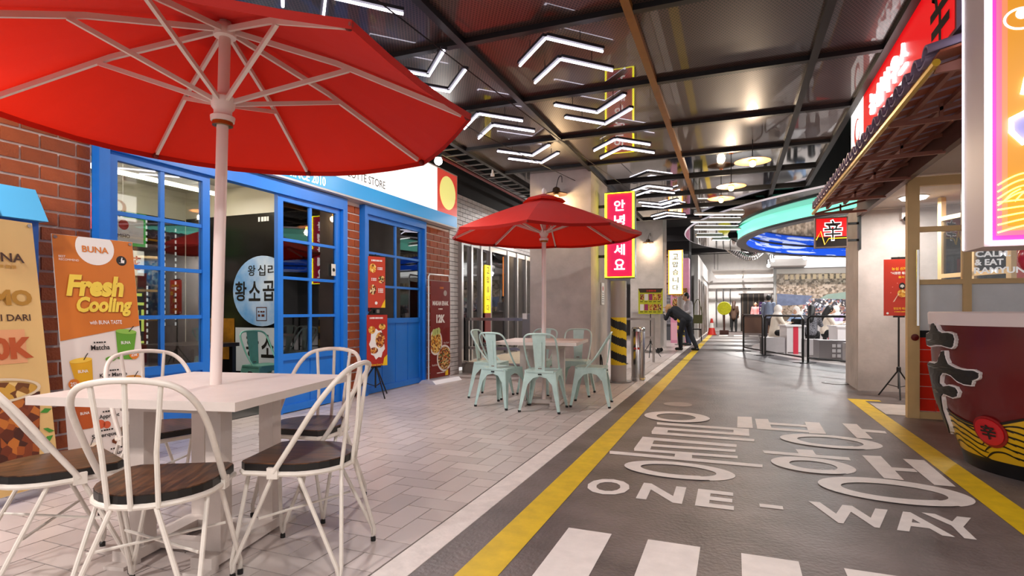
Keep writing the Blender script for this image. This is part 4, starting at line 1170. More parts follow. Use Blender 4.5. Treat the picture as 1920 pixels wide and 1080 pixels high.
decal(rs, 'white_underline_text', glow_white, [rect(-5.75 + .13 * k, -5.65 + .13 * k, 2.79, 2.83) for k in range(7)], .006)
for k, s in enumerate('辛'): txt(rs, s, black_print, -4.15, 2.94, .5, .36, .008, .02)

eave = T('tiled_eave', 'eave of purple grey barrel roof tiles on brown brackets above the kiosk', 'roof', (0, 0, 0))
tile_p = M('roof_tile', '8a7a94', .45, var=.12, vscale=10, rnd=.1)
def zroof(x): return 2.47 + (x - .98) * .24
tm_ = MB(); NS = 10; prof = []
for k in range(NS + 1):
    a = PI * k / NS
    prof.append((-.062 * math.cos(a), .062 * math.sin(a)))
for part in ((.96, 1.34), (1.26, 1.66)):
    pass
def barrel():
    m_ = MB()
    for (xa, xb, lift) in ((.955, 1.33, 0), (1.28, 1.64, .012)):
        n0 = len(m_.v)
        for (x) in (xa, xb):
            for (dy, dz) in prof: m_.v.append((x, dy, zroof(x) + dz + lift))
            for (dy, dz) in prof: m_.v.append((x, dy * .8, zroof(x) + dz * .8 + lift))
        L = len(prof)
        for k in range(L - 1):
            m_.f.append((n0 + k, n0 + k + 1, n0 + 2 * L + k + 1, n0 + 2 * L + k)); m_.f.append((n0 + L + k + 1, n0 + L + k, n0 + 3 * L + k, n0 + 3 * L + k + 1))
            m_.f.append((n0 + k + 1, n0 + k, n0 + L + k, n0 + L + k + 1))
    return m_.mesh('barrel_tile', tile_p, True)


def pan():
    m_ = MB(); n0 = 0; L = len(prof)
    for x in (.965, 1.64):
        for (dy, dz) in prof: m_.v.append((x, dy * 1.1, zroof(x) - dz * .5 + .015))
        for (dy, dz) in prof: m_.v.append((x, dy * 1.1, zroof(x) - dz * .5 + .003))
    for k in range(L - 1):
        m_.f.append((k, k + 1, 2 * L + k + 1, 2 * L + k)); m_.f.append((L + k + 1, L + k, 3 * L + k, 3 * L + k + 1)); m_.f.append((k + 1, k, L + k, L + k + 1))
    return m_.mesh('pan_tile', tile_p, True)


bm_, pm_ = barrel(), pan()
y = 3.62
while y < 8.4:
    inst('barrel_tile', bm_, eave, (0, y, 0)); inst('pan_tile', pm_, eave, (0, y + .1, 0)); y += .2
brown_st = M('brown_steel', '8d5a4c', .5, .2); wood_b = M('brown_boards', '8a4428', .6, var=.15)
MB().tube([(.985, 3.54, 2.40), (.985, 8.45, 2.40)], .02, 8).build('gutter_pipe', M('brass_pipe', 'c9a02a', .3, .5), eave, True)
for x in (1.15, 1.35, 1.55): MB().box(x - .015, x + .015, 3.54, 8.45, zroof(x) - .06, zroof(x) - .03).build('purlin', brown_st, eave)
MB().prism([(1.0, zroof(1.0) - .025), (1.62, zroof(1.62) - .025), (1.62, zroof(1.62) - .012), (1.0, zroof(1.0) - .012)], lambda x, z: (x, 3.54, z), lambda x, z: (x, 8.45, z)).build('roof_boards', wood_b, eave)
for k in range(6):
    yb = 3.62 + k * .96
    MB().bar((1.0, yb, 2.385), (1.6, yb, 2.40), .025, .03).build('bracket', brown_st, eave)
    MB().bar((1.0, yb, 2.39), (1.6, yb, 2.54), .02, .025).build('bracket_brace', brown_st, eave); MB().bar((1.3, yb, 2.39), (1.3, yb, 2.5), .02, .02).build('bracket_post', brown_st, eave)
MB().box(1.58, 1.64, 5.1, 8.95, 2.40, 2.62).build('wall_beam', M('brown_beam', '5a3830', .5), eave)

plaster = M('soffit_plaster', 'c5b8ae', .7, var=.07, vscale=1.5)
tag(MB().box(1.64, 6.0, 5.1, 9.9, 2.5, 2.6).build('ceiling_kiosk', plaster), 'pale plaster soffit of the kiosk', 'ceiling', kind='structure')
tag(MB().box(2.6, 6.0, 8.97, 9.2, 0, 2.56).build('wall_kiosk_back', concrete), 'concrete wall behind the glass kiosk', 'wall', kind='structure')
tag(MB().box(6.0, 6.2, 5.1, 9.2, 0, 2.6).build('wall_kiosk_side', plaster), 'plaster side wall of the kiosk', 'wall', kind='structure')
tag(MB().box(1.6, 2.6, 8.955, 8.97, 2.485, 2.515).build('trim_3', M('pale_trim', 'd9cfc6', .5)), 'pale cornice strip on the concrete pillar', 'trim', kind='structure')

# pale wood and glass kiosk front
pw_ = M('pale_wood_frame', 'cfae7a', .5, var=.06, vscale=3)
ks = T('window_3', 'pale wood framed glass kiosk front with door', 'window', (0, 6.93, 0), kind='structure')
def kbar(x0, x1, z0, z1, n_='frame_bar', dp=.07): return MB().box(x0, x1, -dp, 0, z0, z1).build(n_, pw_, ks)
kbar(1.66, 1.765, 0, 2.47, 'door_stile', .08); kbar(1.765, 3.6, 2.38, 2.47, 'top_rail'); kbar(1.765, 3.6, 0, .07, 'bottom_rail'); kbar(2.13, 2.2, .07, 2.38, 'mullion'); kbar(2.72, 2.78, .07, 2.38, 'mullion')
kbar(1.765, 2.13, 1.91, 1.96, 'glazing_bar'); kbar(1.765, 2.13, 1.37, 1.42, 'glazing_bar'); kbar(2.2, 2.72, 1.37, 1.42, 'glazing_bar'); kbar(2.78, 3.6, 1.37, 1.42, 'glazing_bar')
for a in ((1.765, 2.13, 1.96, 2.38), (1.765, 2.13, 1.42, 1.91), (2.2, 2.72, 1.42, 2.38), (2.78, 3.6, 1.42, 2.38)): MB().box(a[0], a[1], -.04, -.036, a[2], a[3]).build('pane', glass_clear, ks)
frost = M('frosted_film', 'd3d6da', .35, var=.04)
for a in ((1.765, 2.13, .9, 1.37), (2.2, 2.72, .9, 1.37), (2.78, 3.6, .9, 1.37)): MB().box(a[0], a[1], -.044, -.034, a[2], a[3]).build('frosted_pane', frost, ks)
MB().box(1.765, 3.6, -.05, -.02, .83, .9).build('black_strip', black_matte, ks); MB().box(1.765, 3.6, -.03, -.015, .07, .83).build('tile_backing', white_print, ks)
red_t = M('red_wall_tile', 'e0301f', .2, rnd=.06); rt = MB().box(-.072, .072, -.01, 0, -.06, .06).mesh('red_tile', red_t)
for r_ in range(6):
    for k in range(12): inst('red_tile', rt, ks, (1.84 + k * .15, -.03, .137 + r_ * .126))
MB().tube([(1.735, -.13, .95), (1.735, -.13, 1.72)], .013, 8).build('pull_handle', chrome, ks, True)
for z in (1.0, 1.62): MB().tube([(1.735, -.13, z), (1.735, -.07, z)], .009, 6).build('handle_standoff', chrome, ks, True)
MB().lathe([(0, -.02), (.035, -.018), (.035, 0)], 14, (1.72, -.08, .83), axis='y').build('lock', chrome, ks, True)
for s, z in (('CALM.', 1.665), ('& EAT', 1.583), ('RAMYUN', 1.502)): txt(ks, s, M('vinyl_white_glow', 'ffffff', .4, emit=.25), {'CALM.': 2.375, '& EAT': 2.345, 'RAMYUN': 2.425}[s], z, .062, {'CALM.': .28, '& EAT': .23, 'RAMYUN': .4}[s], .046, .03)  # white vinyl lettering, brightened by emission added to its colour
# inside the kiosk
t = T('kiosk_inner_screen', 'bright blue lit picture panel inside the kiosk', 'screen', (3.1, 8.5, 0)); 
MB().box(-.5, .6, 0, .05, 1.0, 2.2).build('panel', food_mat('blue_splash', ['1d8fd6', '9fd8f2', '0f5fa8', 'e8f6fb', '3fb0e6'], 14), t); 
t = T('glazed_partition', 'inner pale wood window frame inside the kiosk', 'partition', (2.55, 7.9, 0), R(-68))
for x in (-.5, -.02, .45): MB().box(x, x + .06, -.03, .03, 0, 2.49).build('upright', pw_, t)
for z in (0.9, 1.5, 2.2): MB().box(-.44, .45, -.03, .03, z, z + .05).build('crossbar', pw_, t)
for (x0, x1) in ((-.44, -.02), (.04, .45)): MB().box(x0, x1, -.004, .004, .95, 2.2).build('pane', glass_clear, t)
t = T('red_drinks_fridge', 'red vending fridge inside the kiosk behind the inner frame', 'fridge', (3.0, 8.0, 0), R(-75))
MB().box(-.3, .3, -.25, .25, 0, 1.9).build('body', M('fridge_red', 'c03a30', .4), t); MB().box(-.24, .24, -.26, -.25, .4, 1.6).build('door_glass', M('fridge_glass', '7c8a96', .15), t)
t = T('ceiling_dome_light', 'round white light under the kiosk soffit', 'ceiling light', (2.05, 8.2, 2.5)); MB().lathe([(0, -.035), (.13, -.03), (.15, 0)], 24).build('diffuser', M('dome_glow', 'ffffff', .4, emit=8), t, True); MB().lathe([(.15, -.01), (.165, -.008), (.165, 0)], 24).build('rim', white_paint, t, True)
area('kiosk_lamp', (2.05, 8.2, 2.44), .26, 34, (1, .95, .9)); area('kiosk_lamp_inner', (3.6, 7.9, 2.45), .5, 30, (1, .97, .95))
t = T('security_camera', 'white dome security camera on the concrete wall under soffit', 'camera', (2.13, 8.95, 2.36)); MB().box(-.05, .05, -.1, .02, -.03, .05).build('housing', white_paint, t); MB().sphere((0, -.1, -.035), .035, 12, 8).build('lens_dome', black, t, True); MB().box(-.02, .02, -.0, .02, .05, .14).build('mount', white_paint, t)

# logo blade sign on the pillar
t = T('square_logo_sign', 'square red and black sign with white brush character on the pillar', 'sign', (1.255, 8.85, 2.19))
MB().box(-.2, .2, 0, .12, -.21, .21).build('case', M('brown_case', '7c6a62', .4, .4), t)
decal(t, 'red_half', red_face, rect(-.185, .185, -.06, .195), .002); decal(t, 'black_half', M('sign_black', '1b1210', .4), rect(-.185, .185, -.195, -.06), .002)
zig = [(-.185, -.1), (-.13, .02), (-.08, -.17), (-.03, -.085), (.185, -.085)]
MB().tube([(x, -.008, z) for x, z in zig], .007, 6).build('yellow_zigzag', M('zigzag', 'f2c21e', .4, emit=1.0), t)
txt(t, '辛', glow_white, .02, .03, .3, .24, .004, .045); txt(t, '辛', black_print, .02, .03, .272, .215, .008, .008)
MB().box(.2, .36, .04, .08, .1, .13).build('bracket', black, t); MB().box(.2, .36, .04, .08, -.13, -.1).build('bracket', black, t); MB().box(.335, .36, .0, .12, -.25, .25).build('wall_plate', black, t)

# red menu stand before the pillar
st2 = T('poster_stand', 'black tripod stand with red noodle poster before the concrete pillar', 'poster stand', (1.93, 8.35, 0), R(-2))
tripod(st2, .36, .24, 1.78)
MB().box(-.165, .165, -.03, -.024, 1.04, 1.75).build('poster', M('poster_scarlet', 'c2301a', .4), st2); clip(st2, 1.765, .16); clip(st2, 1.03, .12)
txt(st2, '농심 신제품', yellow_print, .02, 1.63, .04, .2, .032, .02); txt(st2, '"시원한 볶음면"', white_print, .02, 1.575, .035, .22, .032, .03); txt(st2, '출시', yellow_print, .02, 1.525, .03, .06, .032, .02)
decal(st2, 'yellow_burst', yellow_print, [(.115 + .045 * (1 if k % 2 else .8) * math.cos(k * PI / 8), 1.47 + .045 * (1 if k % 2 else .8) * math.sin(k * PI / 8)) for k in range(16)], .032); txt(st2, 'NEW', red_print, .115, 1.475, .025, .06, .034, .03)
for k in range(22):
    a = 2 * PI * k / 22; decal(st2, 'red_rays', M('ray_pink', 'e89080', .4), circ(.03 + .12 * math.cos(a), 1.33 + .13 * math.sin(a), .006, 6), .032) if k in (0, 2, 4, 7, 9, 11) else None
decal(st2, 'noodle_bowl_picture', food_a, circ(.03, 1.32, .05, 18), .034); decal(st2, 'pack_picture', black_print, circ(.03, 1.41, .035, 12, .045), .033); txt(st2, '辛', white_print, .03, 1.41, .045, None, .036, .03)
decal(st2, 'hand_pictures', M('hand_print', 'e6c3ab', .5), [[(-.02, 1.3), (.0, 1.33), (-.05, 1.22), (-.07, 1.21)], [(.08, 1.3), (.06, 1.33), (.11, 1.22), (.13, 1.21)]], .035)
txt(st2, '맛있게 매운 맛!', yellow_print, .03, 1.13, .03, .18, .032, .02); lines(st2, yellow_print, .03, 1.09, .16, .01, .032, 9); decal(st2, 'logo_mark', white_print, circ(-.125, 1.07, .014, 12), .032)

# ================================================================ GIANT NOODLE BOWL AND PACK SIGN
BC = (2.15, 4.97); BP = [(0, .575), (.1, .60), (.25, .66), (.45, .725), (.7, .768), (.95, .782), (1.09, .785)]
def br(z):
    for (z0, r0), (z1, r1) in zip(BP, BP[1:]):
        if z <= z1: f = (z - z0) / (z1 - z0); return r0 + (r1 - r0) * f
    return BP[-1][1]
bowl = T('giant_noodle_bowl', 'giant dark red noodle bowl prop with yellow noodle waves and black brush character', 'bowl prop', (BC[0], BC[1], 0))
bowl_red = M('bowl_red', '5e0908', .32, coat=.15)
zs = [.1 + .9 * k / 24 for k in range(25)]
MB().lathe([(br(z), z) for z in zs], 64).build('body', bowl_red, bowl, True)
MB().lathe([(0, .0), (br(0), 0), (br(.05), .05), (br(.1) + .004, .1)], 64).build('black_base', M('bowl_black', '0e0c0c', .3), bowl, True)
MB().lathe([(br(1.0), 1.0), (br(1.0) + .008, 1.0), (br(1.09) + .01, 1.085), (br(1.09), 1.095), (.74, 1.09), (.72, .99), (0, .985)], 64).build('rim', M('bowl_rim', 'e8d9d6', .3), bowl, True)
# surface map: angle (0 = towards camera side, + = to the right seen from the lane) and height
A0 = math.atan2(-BC[1], -BC[0])
def bs(an, z, off=.0): r_ = br(z) + off; return (r_ * math.cos(A0 + an), r_ * math.sin(A0 + an), z)
def ribbon(pts, wd, mat, name, off):
    m_ = MB(); P = smooth_path([(a, z, 0) for a, z in pts], 6); n0 = 0
    for i, p_ in enumerate(P):
        q0 = P[max(i - 1, 0)]; q1 = P[min(i + 1, len(P) - 1)]; da = (q1.x - q0.x) * .7; dz = q1.y - q0.y; L = math.hypot(da, dz) or 1
        w2 = wd / 2 * min(1, .35 + 3 * min(i, len(P) - 1 - i) / len(P))
        nx, nz = -dz / L * w2 / .7, da / L * w2
        for sg_ in (-1, 1): m_.v.append(bs(p_.x + nx * sg_, max(.1, p_.y + nz * sg_), off))
    for i in range(len(P) - 1): m_.f.append((2 * i, 2 * i + 2, 2 * i + 3, 2 * i + 1))
    return m_.build(name, mat, bowl)
ny = M('noodle_yellow', 'd2a414', .3, coat=.3); nk = M('noodle_black', '120d0a', .4)
# black ground of the noodle waves, then yellow strands on it
def crest(a): return .41 + .05 * math.sin(2.3 * a + .6) + .035 * math.sin(5.1 * a + 2)
m_ = MB(); NA = 150
for k in range(NA + 1):
    a = -PI + 2 * PI * k / NA
    for j in range(5): z = .1 + (crest(a) - .1) * j / 4; m_.v.append(bs(a, z, .0025))
for k in range(NA):
    for j in range(4): q = k * 5 + j; m_.f.append((q, q + 5, q + 6, q + 1))
m_.build('wave_ground', ny, bowl, True)
for q in range(0, 150, 10): ribbon([(-PI + 2 * PI * (q + d_) / NA, crest(-PI + 2 * PI * (q + d_) / NA)) for d_ in (-.6, 2, 4, 6, 8, 10.6)], .016, nk, 'wave_outline', .006)
for k in range(22):
    a = -PI + 2 * PI * k / 22; fl = 1 if k % 2 else -1
    for j in range(6):
        z0 = .11 + j * .045
        if fl > 0: P_ = [(a - .17, z0 - .01), (a - .06, z0 + .045), (a + .06, z0 + .06), (a + .18, z0 + .03)]
        else: P_ = [(a - .18, z0 + .05), (a - .05, z0 + .03), (a + .07, z0 - .0), (a + .17, z0 - .01)]
        P_ = [(q, min(z, crest(q) - .02)) for q, z in P_]
        ribbon(P_, .012, nk, 'strand_line', .005)
# round red medallion
mc = None
mp_ = gp(1855, 900)
def bowl_hit(px, py):
    """angle and height where a sight line meets the bowl (or passes it closest)"""
    r_ = ray(px, py); t_ = 3.0; best = (9, None)
    while t_ < 6:
        p_ = Vector((0, 0, EYE)) + r_ * t_
        g_ = math.hypot(p_.x - BC[0], p_.y - BC[1]) - br(min(1.09, max(0, p_.z)))
        if g_ < best[0]: best = (g_, p_)
        if g_ <= 0: break
        t_ += .006
    p_ = best[1]
    return (math.atan2(p_.y - BC[1], p_.x - BC[0]) - A0 + PI) % (2 * PI) - PI, p_.z
ma, mz = bowl_hit(1858, 810)
def disc_on(a, z, r_, off, mat, name, n_=28):
    m2 = MB(); m2.v.append(bs(a, z, off)); 
    for k in range(n_): th = 2 * PI * k / n_; m2.v.append(bs(a + r_ * math.cos(th) / br(z), z + r_ * math.sin(th), off))
    for k in range(n_): m2.v.append(bs(a + r_ * math.cos(2 * PI * k / n_) / br(z), z + r_ * math.sin(2 * PI * k / n_), 0))
    for k in range(n_): m2.f.append((0, 1 + k, 1 + (k + 1) % n_)); m2.f.append((1 + k, 1 + n_ + k, 1 + n_ + (k + 1) % n_, 1 + (k + 1) % n_))
    return m2.build(name, mat, bowl)
disc_on(ma, mz, .105, .014, M('medallion_dark', '8c0f12', .3), 'medallion_edge'); disc_on(ma, mz, .088, .020, M('medallion_red', 'c0151c', .3), 'medallion')
vs, fs, x0, x1, y0, y1 = tmesh('辛', .03)
m2 = MB(); m2.v = [bs(ma + ((v[0] - (x0 + x1) / 2) * .1) / br(mz), mz + (v[1] - (y0 + y1) / 2) * .1, .024) for v in vs]; m2.f = fs; m2.build('medallion_character', nk, bowl)
# large raised brush character wrapped round the left flank (outline surveyed from the photograph)
def zb(x, y): return bowl_hit(1720 + x / 3.175, 580 + y / 3.175)
outl = [(112, 88), (118, 84), (130, 98), (145, 128), (168, 142), (205, 140), (232, 150), (240, 180), (234, 215), (224, 228), (200, 222), (170, 212), (130, 210), (98, 216), (84, 212), (80, 180), (82, 148), (98, 140), (106, 120)]
out2 = [(172, 252), (182, 248), (186, 290), (202, 326), (250, 352), (300, 364), (352, 366), (382, 380), (380, 408), (346, 424), (340, 450), (300, 444), (262, 426), (226, 392), (198, 380), (172, 376), (156, 400), (154, 440), (176, 462), (212, 456), (246, 468), (262, 494), (254, 518), (236, 524), (204, 510), (178, 500), (164, 520), (174, 600), (206, 690), (216, 730), (206, 736), (178, 680), (150, 590), (124, 500), (102, 476), (92, 440), (84, 380), (82, 330), (96, 318), (130, 326), (148, 316), (160, 280)]
from mathutils.geometry import tessellate_polygon
def brush(poly, grow, o0, o1, mat, name):
    cx_ = sum(a for a, b in poly) / len(poly); m3 = MB(); n_ = len(poly); P = []
    for i, (a, b) in enumerate(poly):
        p0, p1 = poly[i - 1], poly[(i + 1) % n_]; dx, dy = p1[0] - p0[0], p1[1] - p0[1]; L = math.hypot(dx, dy) or 1
        P.append((a + dy / L * grow, b - dx / L * grow))
    tris = [tuple(P[k] for k in tri) for tri in tessellate_polygon([[Vector((a, b, 0)) for a, b in P]])]
    for _ in range(2):      # subdivide so that the plate follows the round flank
        nx = []
        for A_, B_, C_ in tris:
            ab, bc, ca = [((u[0] + v[0]) / 2, (u[1] + v[1]) / 2) for u, v in ((A_, B_), (B_, C_), (C_, A_))]
            nx += [(A_, ab, ca), (ab, B_, bc), (ca, bc, C_), (ab, bc, ca)]
        tris = nx
    ix = {}
    for tri in tris:
        f_ = []
        for q in tri:
            kq = (round(q[0], 2), round(q[1], 2))
            if kq not in ix: ix[kq] = len(m3.v); m3.v.append(bs(*zb(*q), o1))
            f_.append(ix[kq])
        m3.f.append(tuple(f_))
    H = []
    for k in range(n_):
        for j in range(4):
            a, b = P[k], P[(k + 1) % n_]; H.append(zb(a[0] + (b[0] - a[0]) * j / 4, a[1] + (b[1] - a[1]) * j / 4))
    n0 = len(m3.v); nn = len(H); m3.v += [bs(a, z, o1) for a, z in H] + [bs(a, z, o0) for a, z in H]
    for k in range(nn): m3.f.append((n0 + k, n0 + (k + 1) % nn, n0 + nn + (k + 1) % nn, n0 + nn + k))
    return m3.build(name, mat, bowl)
wch = M('character_white', 'ece4e2', .35); kch = M('character_black', '161514', .4)
for q in (outl, out2): brush(q, 9, 0, .022, wch, 'brush_stroke_border'); brush(q, 1, .02, .03, kch, 'brush_stroke')

pack = T('noodle_pack_sign', 'giant orange noodle packet lightbox with white neon edge hanging over the bowl', 'sign', (1.09, 3.255, .33)); pack.scale = (.7, .7, .7)
MB().box(0, 1.25, 0, .36, 1.53, 3.5).build('case', M('pack_case', 'cdb9b4', .4), pack)
orange_face = M('pack_orange', '9a6a14', .4, emit=.6, ecol='f09a14')
decal(pack, 'orange_face', orange_face, rect(.035, 1.215, 1.57, 3.46), .002)
for k, (w0, e_) in enumerate(((.0, 'e0308c'), (.03, 'e55a78'), (.06, 'e8784e'))):  # pink border glow painted as bands stepping into the orange
    a0_, a1_ = .035 + w0, .035 + w0 + .03
    decal(pack, 'pink_edge_glow', M('pack_pink%d' % k, e_, .4, emit=.8), [rect(a0_, a1_, 1.57 + w0, 3.46), rect(a1_, 1.215 - w0, 1.57 + w0, 1.57 + w0 + .03), rect(1.25 - a1_, 1.25 - a0_, 1.6 + w0, 3.46)], .003)
MB().tube([(.022, -.02, 3.48), (.022, -.02, 1.555), (1.228, -.02, 1.555), (1.228, -.02, 3.48)], .017, 8, True).build('neon_edge', M('neon_violet_white', 'ffffff', .4, emit=4.5, ecol='f1e6ff'), pack, True)
MB().tube([(0, .36, 3.49), (0, .36, 1.54), (.0, .36, 1.54)], .008, 6).build('rear_neon_edge', neon_white, pack, True)
noodle_neon = M('neon_noodle', 'fff2a0', .4, emit=2.6, ecol='ffe94e')
for k in range(5):
    z = 1.62 + .05 * k
    MB().tube(smooth_path([(.07, -.012, z - .0), (.3, -.012, z + .05 - .01 * k), (.6, -.012, z - .02), (.9, -.012, z + .04), (1.18, -.012, z)], 8), .0055, 6).build('neon_noodle', noodle_neon, pack, True)
for k in range(4): MB().tube(smooth_path([(.07, -.012, 1.80 + .045 * k), (.2, -.012, 1.88 + .04 * k), (.4, -.012, 1.87 + .04 * k), (.62, -.012, 1.78 + .05 * k)], 8), .0055, 6).build('neon_noodle', noodle_neon, pack, True)
for k in range(6): MB().tube(smooth_path([(.1 + .06 * k, -.012, 1.82), (.14 + .06 * k, -.012, 1.87), (.19 + .06 * k, -.012, 1.9)], 4), .005, 6).build('neon_noodle', noodle_neon, pack, True)
bn = M('brush_violet', '8c86b8', .4, emit=.5)
BR1 = [(.22, 2.62), (.3, 2.66), (.42, 2.63), (.42, 2.75), (.55, 2.78), (.56, 2.63), (.85, 2.66), (.86, 2.56), (.6, 2.54), (.8, 2.42), (1.05, 2.43), (1.08, 2.34), (.66, 2.32), (.66, 1.98), (.56, 1.95), (.5, 2.3), (.3, 2.26), (.2, 2.2), (.14, 2.28), (.14, 2.36), (.22, 2.4), (.38, 2.4), (.45, 2.5), (.3, 2.5), (.2, 2.53)]
decal(pack, 'brush_character', bn, BR1, .004)
MB().tube([(x, -.014, z) for x, z in BR1], .017, 8, True).build('neon_character_outline', M('neon_violet_white', 'ffffff', .4), pack, True)
o = circ(.2, 3.02, .1, 30, .075); i_ = circ(.2, 3.02, .085, 30, .06)
decal(pack, 'logo_ring', glow_white, [[o[k], o[(k + 1) % 30], i_[(k + 1) % 30], i_[k]] for k in range(30)], .005); decal(pack, 'logo_disc', glow_white, circ(.2, 3.05, .035), .005)
txt(pack, 'NONGSHIM', red_print, .72, 3.0, .05, .4, .005, .03)
for x in (.2, 1.05): MB().box(x - .02, x + .02, .16, .2, 3.5, 5.6).build('hanger', black, pack)
# noodles rising from the bowl, red ladle
nd = T('noodle_sculpture', 'yellow twisted noodle bundle rising out of the bowl', 'sculpture', (2.15, 4.97, 0))
nym = M('noodle_sculpt', 'd6aa12', .35)
for k in range(11):
    a = 2 * PI * k / 11
    pts = [(r_ * math.cos(a + tw) * .9, r_ * math.sin(a + tw) * .8, z) for r_, tw, z in ((.16, 0, 1.04), (.2, .4, 1.1), (.22, .9, 1.22), (.18, 1.4, 1.36), (.14, 1.9, 1.45), (.13, 2.3, 1.52))]
    MB().tube(smooth_path(pts, 4), .055, 8).build('noodle_strand', nym, nd, True)
ld = T('red_ladle', 'glossy red rounded ladle hanging between packet sign and noodles', 'ladle', (1.86, 4.72, 0))
MB().sphere((0, 0, 1.46), (.1, .07, .12), 16, 10).build('ladle_bowl', M('ladle_red', 'c2203c', .2, coat=.5), ld, True)
MB().tube([(0, .0, 1.5), (0, .05, 1.56)], .02, 8).build('ladle_neck', M('ladle_red', 'c2203c', .2), ld, True)

# hanging disc pendants over the lane
for i, (px, py, zz, lb) in enumerate(((1411, 302, 2.95, 'nearest'), (1371, 349, 2.95, 'middle'), (1352, 372, 2.95, 'farthest'))):
    p_ = at(px, py, Z=zz)
    t = T('disc_pendant', 'flat disc pendant lamp with warm bulb under the dark ceiling, %s of three' % lb, 'pendant lamp', p_)
    MB().lathe([(.03, .05), (.05, .03), (.21, .0), (.21, -.006), (.03, .015)], 24).build('shade', M('pendant_shade', 'c98a5a', .4), t, True)
    MB().sphere((0, 0, -.03), .042, 12, 8).build('bulb', bulb_warm, t, True); MB().tube([(0, 0, .04), (0, 0, .265)], .006, 6).build('rod', black, t)
    point('pendant_lamp', (p_.x, p_.y, 2.83), 22, (1, .78, .55), .06)
# flaring spotlights
for px, py, zz, lb, e in ((822, 302, 2.98, 'bright bare spotlight at the tip of the near parasol', 14), ):
    p_ = at(px, py, Z=zz); t = T('spotlight', lb, 'spotlight', p_)
    MB().sphere((0, 0, 0), .05, 14, 10).build('lamp', bulb_white, t, True); MB().tube([(0, 0, .04), (0, 0, .2)], .045, 12).build('housing', black, t, True); MB().tube([(0, 0, .2), (0, 0, 1.2)], .008, 6).build('rod', black, t)
    point('spot_lamp', (p_.x + .05, p_.y - .02, p_.z - .08), e, (1, .97, .92), .06)
# ================================================================ ROUND LED CANOPY
KC = (6.2, 15.9)
def arcring(name, mat, parent, r0, r1, z0, z1, n_=120, smooth=False):
    """ring solid between radii and heights"""
    return MB().lathe([(r0, z0), (r1, z0), (r1, z1), (r0, z1), (r0, z0)], n_, (0, 0, 0)).build(name, mat, parent, smooth)
led = T('ring_canopy', 'round hanging canopy with mint glowing outer band and blue screen inside', 'canopy', (KC[0], KC[1], 0))
def streak_mat():
    m = bpy.data.materials.new('led_blue_screen'); m.use_nodes = True; nt = m.node_tree; b = nt.nodes['Principled BSDF']
    tc = nt.nodes.new('ShaderNodeTexCoord'); mp = nt.nodes.new('ShaderNodeMapping'); mp.inputs['Scale'].default_value = (.5, .5, 9); nt.links.new(tc.outputs['Object'], mp.inputs[0])
    n = nt.nodes.new('ShaderNodeTexNoise'); n.inputs['Scale'].default_value = 1.6; n.inputs['Detail'].default_value = 3; nt.links.new(mp.outputs[0], n.inputs['Vector'])
    rp = nt.nodes.new('ShaderNodeValToRGB'); rp.color_ramp.interpolation = 'CONSTANT'; rp.color_ramp.elements[0].color = (*hx('1250d8'), 1); rp.color_ramp.elements[1].position = .56; rp.color_ramp.elements[1].color = (*hx('c9d4f4'), 1)
    nt.links.new(n.outputs['Fac'], rp.inputs[0]); nt.links.new(rp.outputs[0], b.inputs['Emission Color']); b.inputs['Emission Strength'].default_value = 1.0; b.inputs['Base Color'].default_value = (.02, .05, .2, 1)
    return m
mint_glow = M('mint_glow', '8fe8d2', .4, emit=.95, ecol='84ecd2')
arcring('core', M('canopy_grey', '6d6c70', .4, .3), led, 5.95, 6.1, 2.9, 3.2)
MB().lathe([(6.105, 2.93), (6.105, 3.2)], 120).build('mint_band', mint_glow, led, True)
MB().lathe([(5.945, 2.9), (5.945, 3.16)], 120).build('blue_screen', streak_mat(), led, True)
arcring('lower_trim', M('canopy_trim', '4d4b4e', .4, .4), led, 5.9, 6.14, 2.87, 2.905)
MB().tube([(6.12 * math.cos(2 * PI * k / 120), 6.12 * math.sin(2 * PI * k / 120), 3.2) for k in range(120)], .012, 6, True).build('green_edge', M('green_edge', '12a07c', .4, emit=.9), led, True)
MB().lathe([(0, 3.19), (5.95, 3.19), (5.95, 3.2), (0, 3.2)], 90).build('inner_ceiling', M('mirror_black', '0a0a0c', .05, coat=1), led)
for x, y in ((-3.4, 1.6), (-3.6, -1.6), (-.6, 3.4), (-1.5, -3.2), (-2.0, .2)):  # added fill discs and lamps that brighten the seating area
    MB().lathe([(0, 3.165), (.14, 3.165), (.15, 3.19)], 20, (x, y, 0)).build('fill_disc', M('fill_light_glow', 'ffffff', .4, emit=2.5), led, True); area('canopy_fill_lamp', (KC[0] + x, KC[1] + y, 3.15), .26, 75, (1, .97, .95))
for k in range(8): a = 2 * PI * k / 8; MB().tube([(6.02 * math.cos(a), 6.02 * math.sin(a), 3.2), (6.02 * math.cos(a), 6.02 * math.sin(a), 4.25)], .012, 6).build('hanger', black, led)
disc = T('round_ceiling_panel', 'dark glossy round ceiling ring with white edge around the canopy', 'ceiling panel', (KC[0], KC[1], 0))
arcring('ring_plate', panel_black, disc, 6.35, 7.4, 3.1, 3.14)
MB().tube([(7.41 * math.cos(2 * PI * k / 140), 7.41 * math.sin(2 * PI * k / 140), 3.12) for k in range(140)], .02, 6, True).build('white_edge', M('white_edge', 'd9d4e2', .3, emit=.35), disc, True)
for k in range(8): a = 2 * PI * k / 8 + .2; MB().tube([(7.0 * math.cos(a), 7.0 * math.sin(a), 3.14), (7.0 * math.cos(a), 7.0 * math.sin(a), 4.25)], .01, 6).build('hanger', black, disc)
